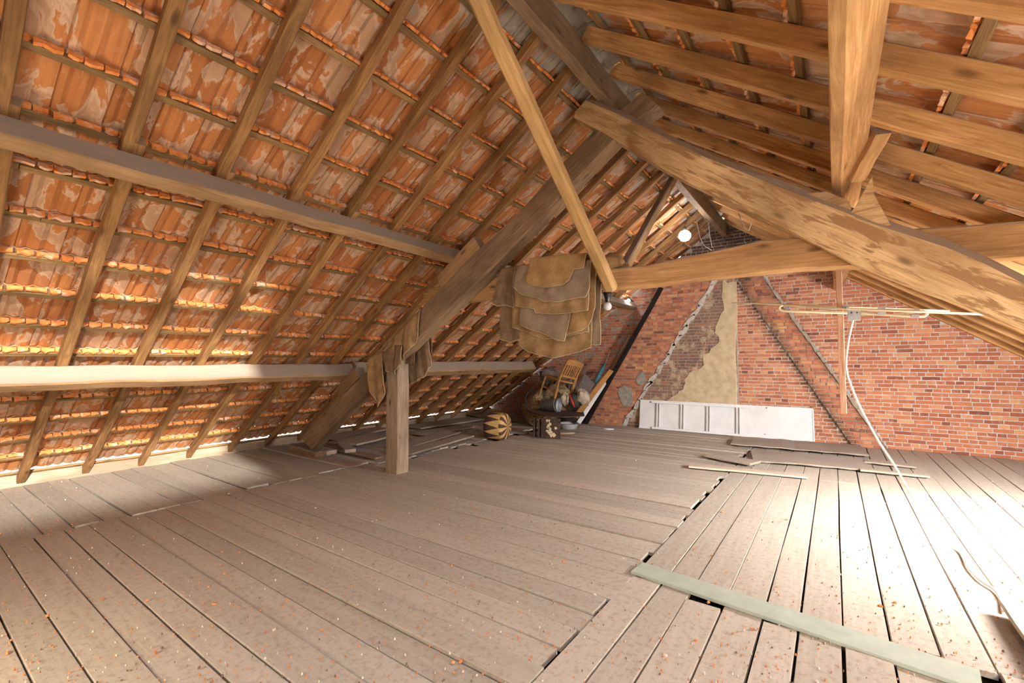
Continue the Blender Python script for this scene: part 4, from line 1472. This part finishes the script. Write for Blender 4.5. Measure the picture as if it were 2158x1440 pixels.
# straw bundle and hose
sb2 = at(1140, 850, 9.0)
bundle('straw_bundle', 'mottled straw bundle beneath the wooden chair', 'bundle', (sb2.x, sb2.y, 0.38), (0.42, 0.40, 0.42), M['straw'], 31, amp=0.25, base=0.0)
bundle('straw_bundle', 'lumpy mottled heap behind the zinc bucket', 'bundle', at(1176, 838, 9.15), (0.33, 0.3, 0.30), M['straw'], 32, amp=0.35)
hp = at(1131, 851, 8.45)
hp.z = 0.62
tube_obj('rubber_hose', [hp + rr_ * (-0.10 + 0.15 * cos(t)) + Zv * (0.22 * sin(t)) + ff_ * 0.05 * sin(t) for t in [radians(70 + 230 * i / 20) for i in range(21)]], 0.016, M['black_rubber'], label='black rubber hose curled against the straw bundle', cat='hose')
bundle('dark_bag', 'black shopping bag behind the zinc bucket', 'bag', at(1211, 846, 8.9), (0.13, 0.15, 0.15), M['dark_bag'], 33, amp=0.2)
bagp = at(1204, 846, 8.62)
rs = tube_obj('red_strap', curve_pts([at(1200, 833, 8.66), at(1204, 843, 8.60), at(1208, 852, 8.60), at(1210, 859, 8.66)], 14), 0.018, M['red'], label='bright red strap hanging over the black bag', cat='strap')
bundle('pale_rag', 'pale crumpled cloth behind the black bag', 'cloth', at(1228, 838, 9.0), (0.13, 0.15, 0.17), M['white_cloth'], 34, amp=0.5)
bundle('pale_rag', 'beige rag bundle between chair legs and bucket', 'cloth', at(1190, 842, 8.75), (0.09, 0.12, 0.13), M['white_cloth'], 35, amp=0.4)
bundle('grey_rag', 'grey clothes heaped behind the chair back', 'cloth', at(1157, 793, 9.3), (0.20, 0.20, 0.19), M['grey_cloth'], 36, amp=0.5)
bundle('grey_rag', 'grey cloth hanging behind the chair slats', 'cloth', at(1205, 803, 9.2), (0.11, 0.1, 0.22), M['grey_cloth'], 37, amp=0.35)
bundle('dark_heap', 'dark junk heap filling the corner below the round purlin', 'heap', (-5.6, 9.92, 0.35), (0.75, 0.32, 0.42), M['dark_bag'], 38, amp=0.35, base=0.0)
mb = MB()
q = [at(1232, 788, 9.3), at(1253, 810, 9.25), at(1242, 827, 9.15), at(1217, 820, 9.15)]
mb.loft([q, [p + Vector((0.0, 0.02, 0)) for p in q]])
props(mb.build('grey_sheet', M['card'], None, Matrix.Translation(q[0])), 'grey stiff sheet standing behind the black bag', 'sheet')
# leaning sticks along the flue edge
um0, um1 = at(1252, 812, 9.55), at(1276, 765, 9.85)
um = empty('umbrella', um0, label='closed teal umbrella leaning against the chimney flue', cat='umbrella')
d_ = um1 - um0
mb = MB(); mb.tube([um0, um0 + d_ * 0.25, um0 + d_ * 0.7, um1], [0.02, 0.05, 0.045, 0.012], 8)
mb.build('canopy', M['teal'], um, smooth=True)
mb = MB(); mb.tube([um1, at(1285, 742, 9.95)], 0.010, 6)
mb.build('tip', M['steel'], um)
mb = MB(); mb.tube([um0, um0 - d_ * 0.15], 0.014, 6)
mb.build('handle', M['dark_wood'], um)
beam('leaning_plank', at(1212, 880, 8.7), at(1288, 781, 9.85), 0.11, 0.03, M['plank_orange'], up=(0.3, -1, 0.4), jit=0.002, label='varnished orange plank leaning on the chimney flue', cat='plank')
beam('leaning_rail', at(1219, 892, 9.0), at(1275, 806, 9.92), 0.09, 0.04, M['white_rail'], up=(0.3, -1, 0.4), jit=0.002, label='white painted rail leaning beside the varnished plank', cat='rail')
beam('tarred_board', at(1232, 897, 9.85), at(1394, 606, 10.06), 0.10, 0.05, M['tar'], up=(0, -1, 0.2), jit=0.003, seg=8, label='black tarred board along the leaning edge of the flue', cat='board')
beam('leaning_plank', at(1283, 795, 10.0), at(1330, 708, 10.05), 0.10, 0.03, M['beam_dark'], up=(0, -1, 0.2), jit=0.003, label='brown board resting above the umbrella on the flue edge', cat='plank')
tube_obj('white_pipe', [at(1289, 782, 9.98), at(1288, 794, 9.96)], 0.018, M['white_rail'], label='short white pipe end beside the top of the varnished plank', cat='pipe')
tube_obj('white_scrap', [fl(1271, 904, 0.012), fl(1283, 905, 0.012), fl(1294, 905, 0.012)], [0.012, 0.02, 0.008], M['white_rail'], label='white scrap on the floor at the foot of the flue', cat='scrap')

# wooden chair on top of the pile
ch_o = at(1163, 849, 8.6)
ac = (rr_ * 0.8 + ff_ * 0.6).normalized()
fr = (rr_ * -0.6 + ff_ * 0.8).normalized()
roll = radians(17)
B3 = Matrix((ac, fr, Zv)).transposed().to_4x4()
mwc = Matrix.Translation(ch_o) @ Matrix.Rotation(roll, 4, -ff_ * -1) @ Matrix.Rotation(radians(4), 4, rr_) @ B3 @ Matrix.Scale(1.16, 4)
chair = empty('wooden_chair', mw=mwc, label='slat back wooden chair perched on top of the junk pile', cat='chair')


def cpart(name, mbx, smooth=False):
    o_ = bpy.data.objects.new(name, mbx.mesh(name, [M['chair_wood']], smooth))
    return place(o_, chair, mwc)


mb = MB(); mb.box((-0.02, 0.0, 0.425), (0.43, 0.41, 0.455)); cpart('seat', mb)
for xk in (0.0, 0.40):
    mb = MB()
    mb.loft([[(xk + a, y0 + b, z0) for a, b in ((-0.018, -0.018), (0.018, -0.018), (0.018, 0.018), (-0.018, 0.018))]
             for (y0, z0) in ((-0.05, -0.02), (0.0, 0.42), (-0.02, 0.62), (-0.07, 0.86))])
    cpart('leg', mb)
    mb = MB(); mb.tube([(xk, 0.40, -0.02), (xk, 0.385, 0.43)], [0.014, 0.019], 8); cpart('leg', mb)
    mb = MB(); mb.box((xk - 0.01, 0.0, 0.20), (xk + 0.01, 0.40, 0.225)); cpart('stretcher', mb)
mb = MB(); mb.box((0.0, 0.37, 0.37), (0.40, 0.395, 0.425)); cpart('apron', mb)
mb = MB()
mb.loft([[(x_, -0.062 - 0.012 - 0.02 * sin(pi * x_ / 0.4), z0 + 0.025 * sin(pi * x_ / 0.4)) for x_ in (0.0, 0.1, 0.2, 0.3, 0.4)] +
         [(x_, -0.062 + 0.012 - 0.02 * sin(pi * x_ / 0.4), z0 + 0.025 * sin(pi * x_ / 0.4)) for x_ in (0.4, 0.3, 0.2, 0.1, 0.0)] for z0 in (0.76, 0.86)])
cpart('top_rail', mb)
mb = MB()
mb.loft([[(x_, -0.01 - 0.010 - 0.02 * sin(pi * x_ / 0.4), z0) for x_ in (0.0, 0.2, 0.4)] + [(x_, 0.0 - 0.02 * sin(pi * x_ / 0.4), z0) for x_ in (0.4, 0.2, 0.0)] for z0 in (0.52, 0.56)])
cpart('lower_rail', mb)
for k in range(6):
    x_ = 0.065 + 0.054 * k
    dy = -0.02 * sin(pi * x_ / 0.4)
    mb = MB()
    mb.loft([[(x_ + a, y0 + dy + b, z0) for a, b in ((-0.012, -0.005), (0.012, -0.005), (0.012, 0.005), (-0.012, 0.005))] for (y0, z0) in ((-0.008, 0.55), (-0.03, 0.66), (-0.06, 0.79))])
    cpart('slat', mb)

# ------------------------------------------------------------------ crumbs on the floor, cobwebs
mb, ti = MB(), []
rc = random.Random(77)
for k in range(1500):
    pxx, pyy = rc.uniform(-40, 2200), 1440 - (rc.random() ** 1.2) * 520
    p = fl(pxx, pyy, 0.008)
    if p.x < -7.9 or p.y > 9.9 or p.y < 0:
        continue
    r0 = rc.uniform(0.002, 0.0065) * (2.6 if rc.random() < 0.04 else 1.0)
    a_ = rc.uniform(0, pi)
    el = rc.uniform(0.3, 1.0)
    ring = [p + Vector((cos(a_) * r0 * cos(t) - sin(a_) * r0 * el * sin(t), sin(a_) * r0 * cos(t) + cos(a_) * r0 * el * sin(t), 0)) for t in (0, 1.3, 2.4, 3.6, 5.0)]
    n0 = len(mb.f)
    mb.loft([[v - Vector((0, 0, 0.006)) for v in ring], [p + (v - p) * 0.7 + Vector((0, 0, rc.uniform(0.001, 0.005))) for v in ring]])
    ti += [rc.random()] * (len(mb.f) - n0)
o = mb.build('floor_crumbs', M['crumb'], tints=ti)
props(o, 'crumbs of tile and dirt scattered over the planks', 'debris', kind='stuff')
for i, pts in enumerate(([(1465, 446, 7.2), (1470, 478, 7.2), (1476, 503, 7.2), (1484, 518, 7.2), (1500, 528, 7.2)], [(1474, 450, 7.4), (1493, 470, 7.4), (1496, 498, 7.4), (1501, 522, 7.4)], [(1556, 450, 6.4), (1570, 482, 6.4), (1578, 487, 6.4), (1584, 468, 6.4)])):
    tube_obj('cobweb', [at(*p) for p in pts], 0.004, M['web'], n=5, label=['long cobweb strand hanging beside the glowing lamp', 'forked cobweb strand between lamp and ridge', 'looped cobweb strand under the debarked principal'][i], cat='cobweb')
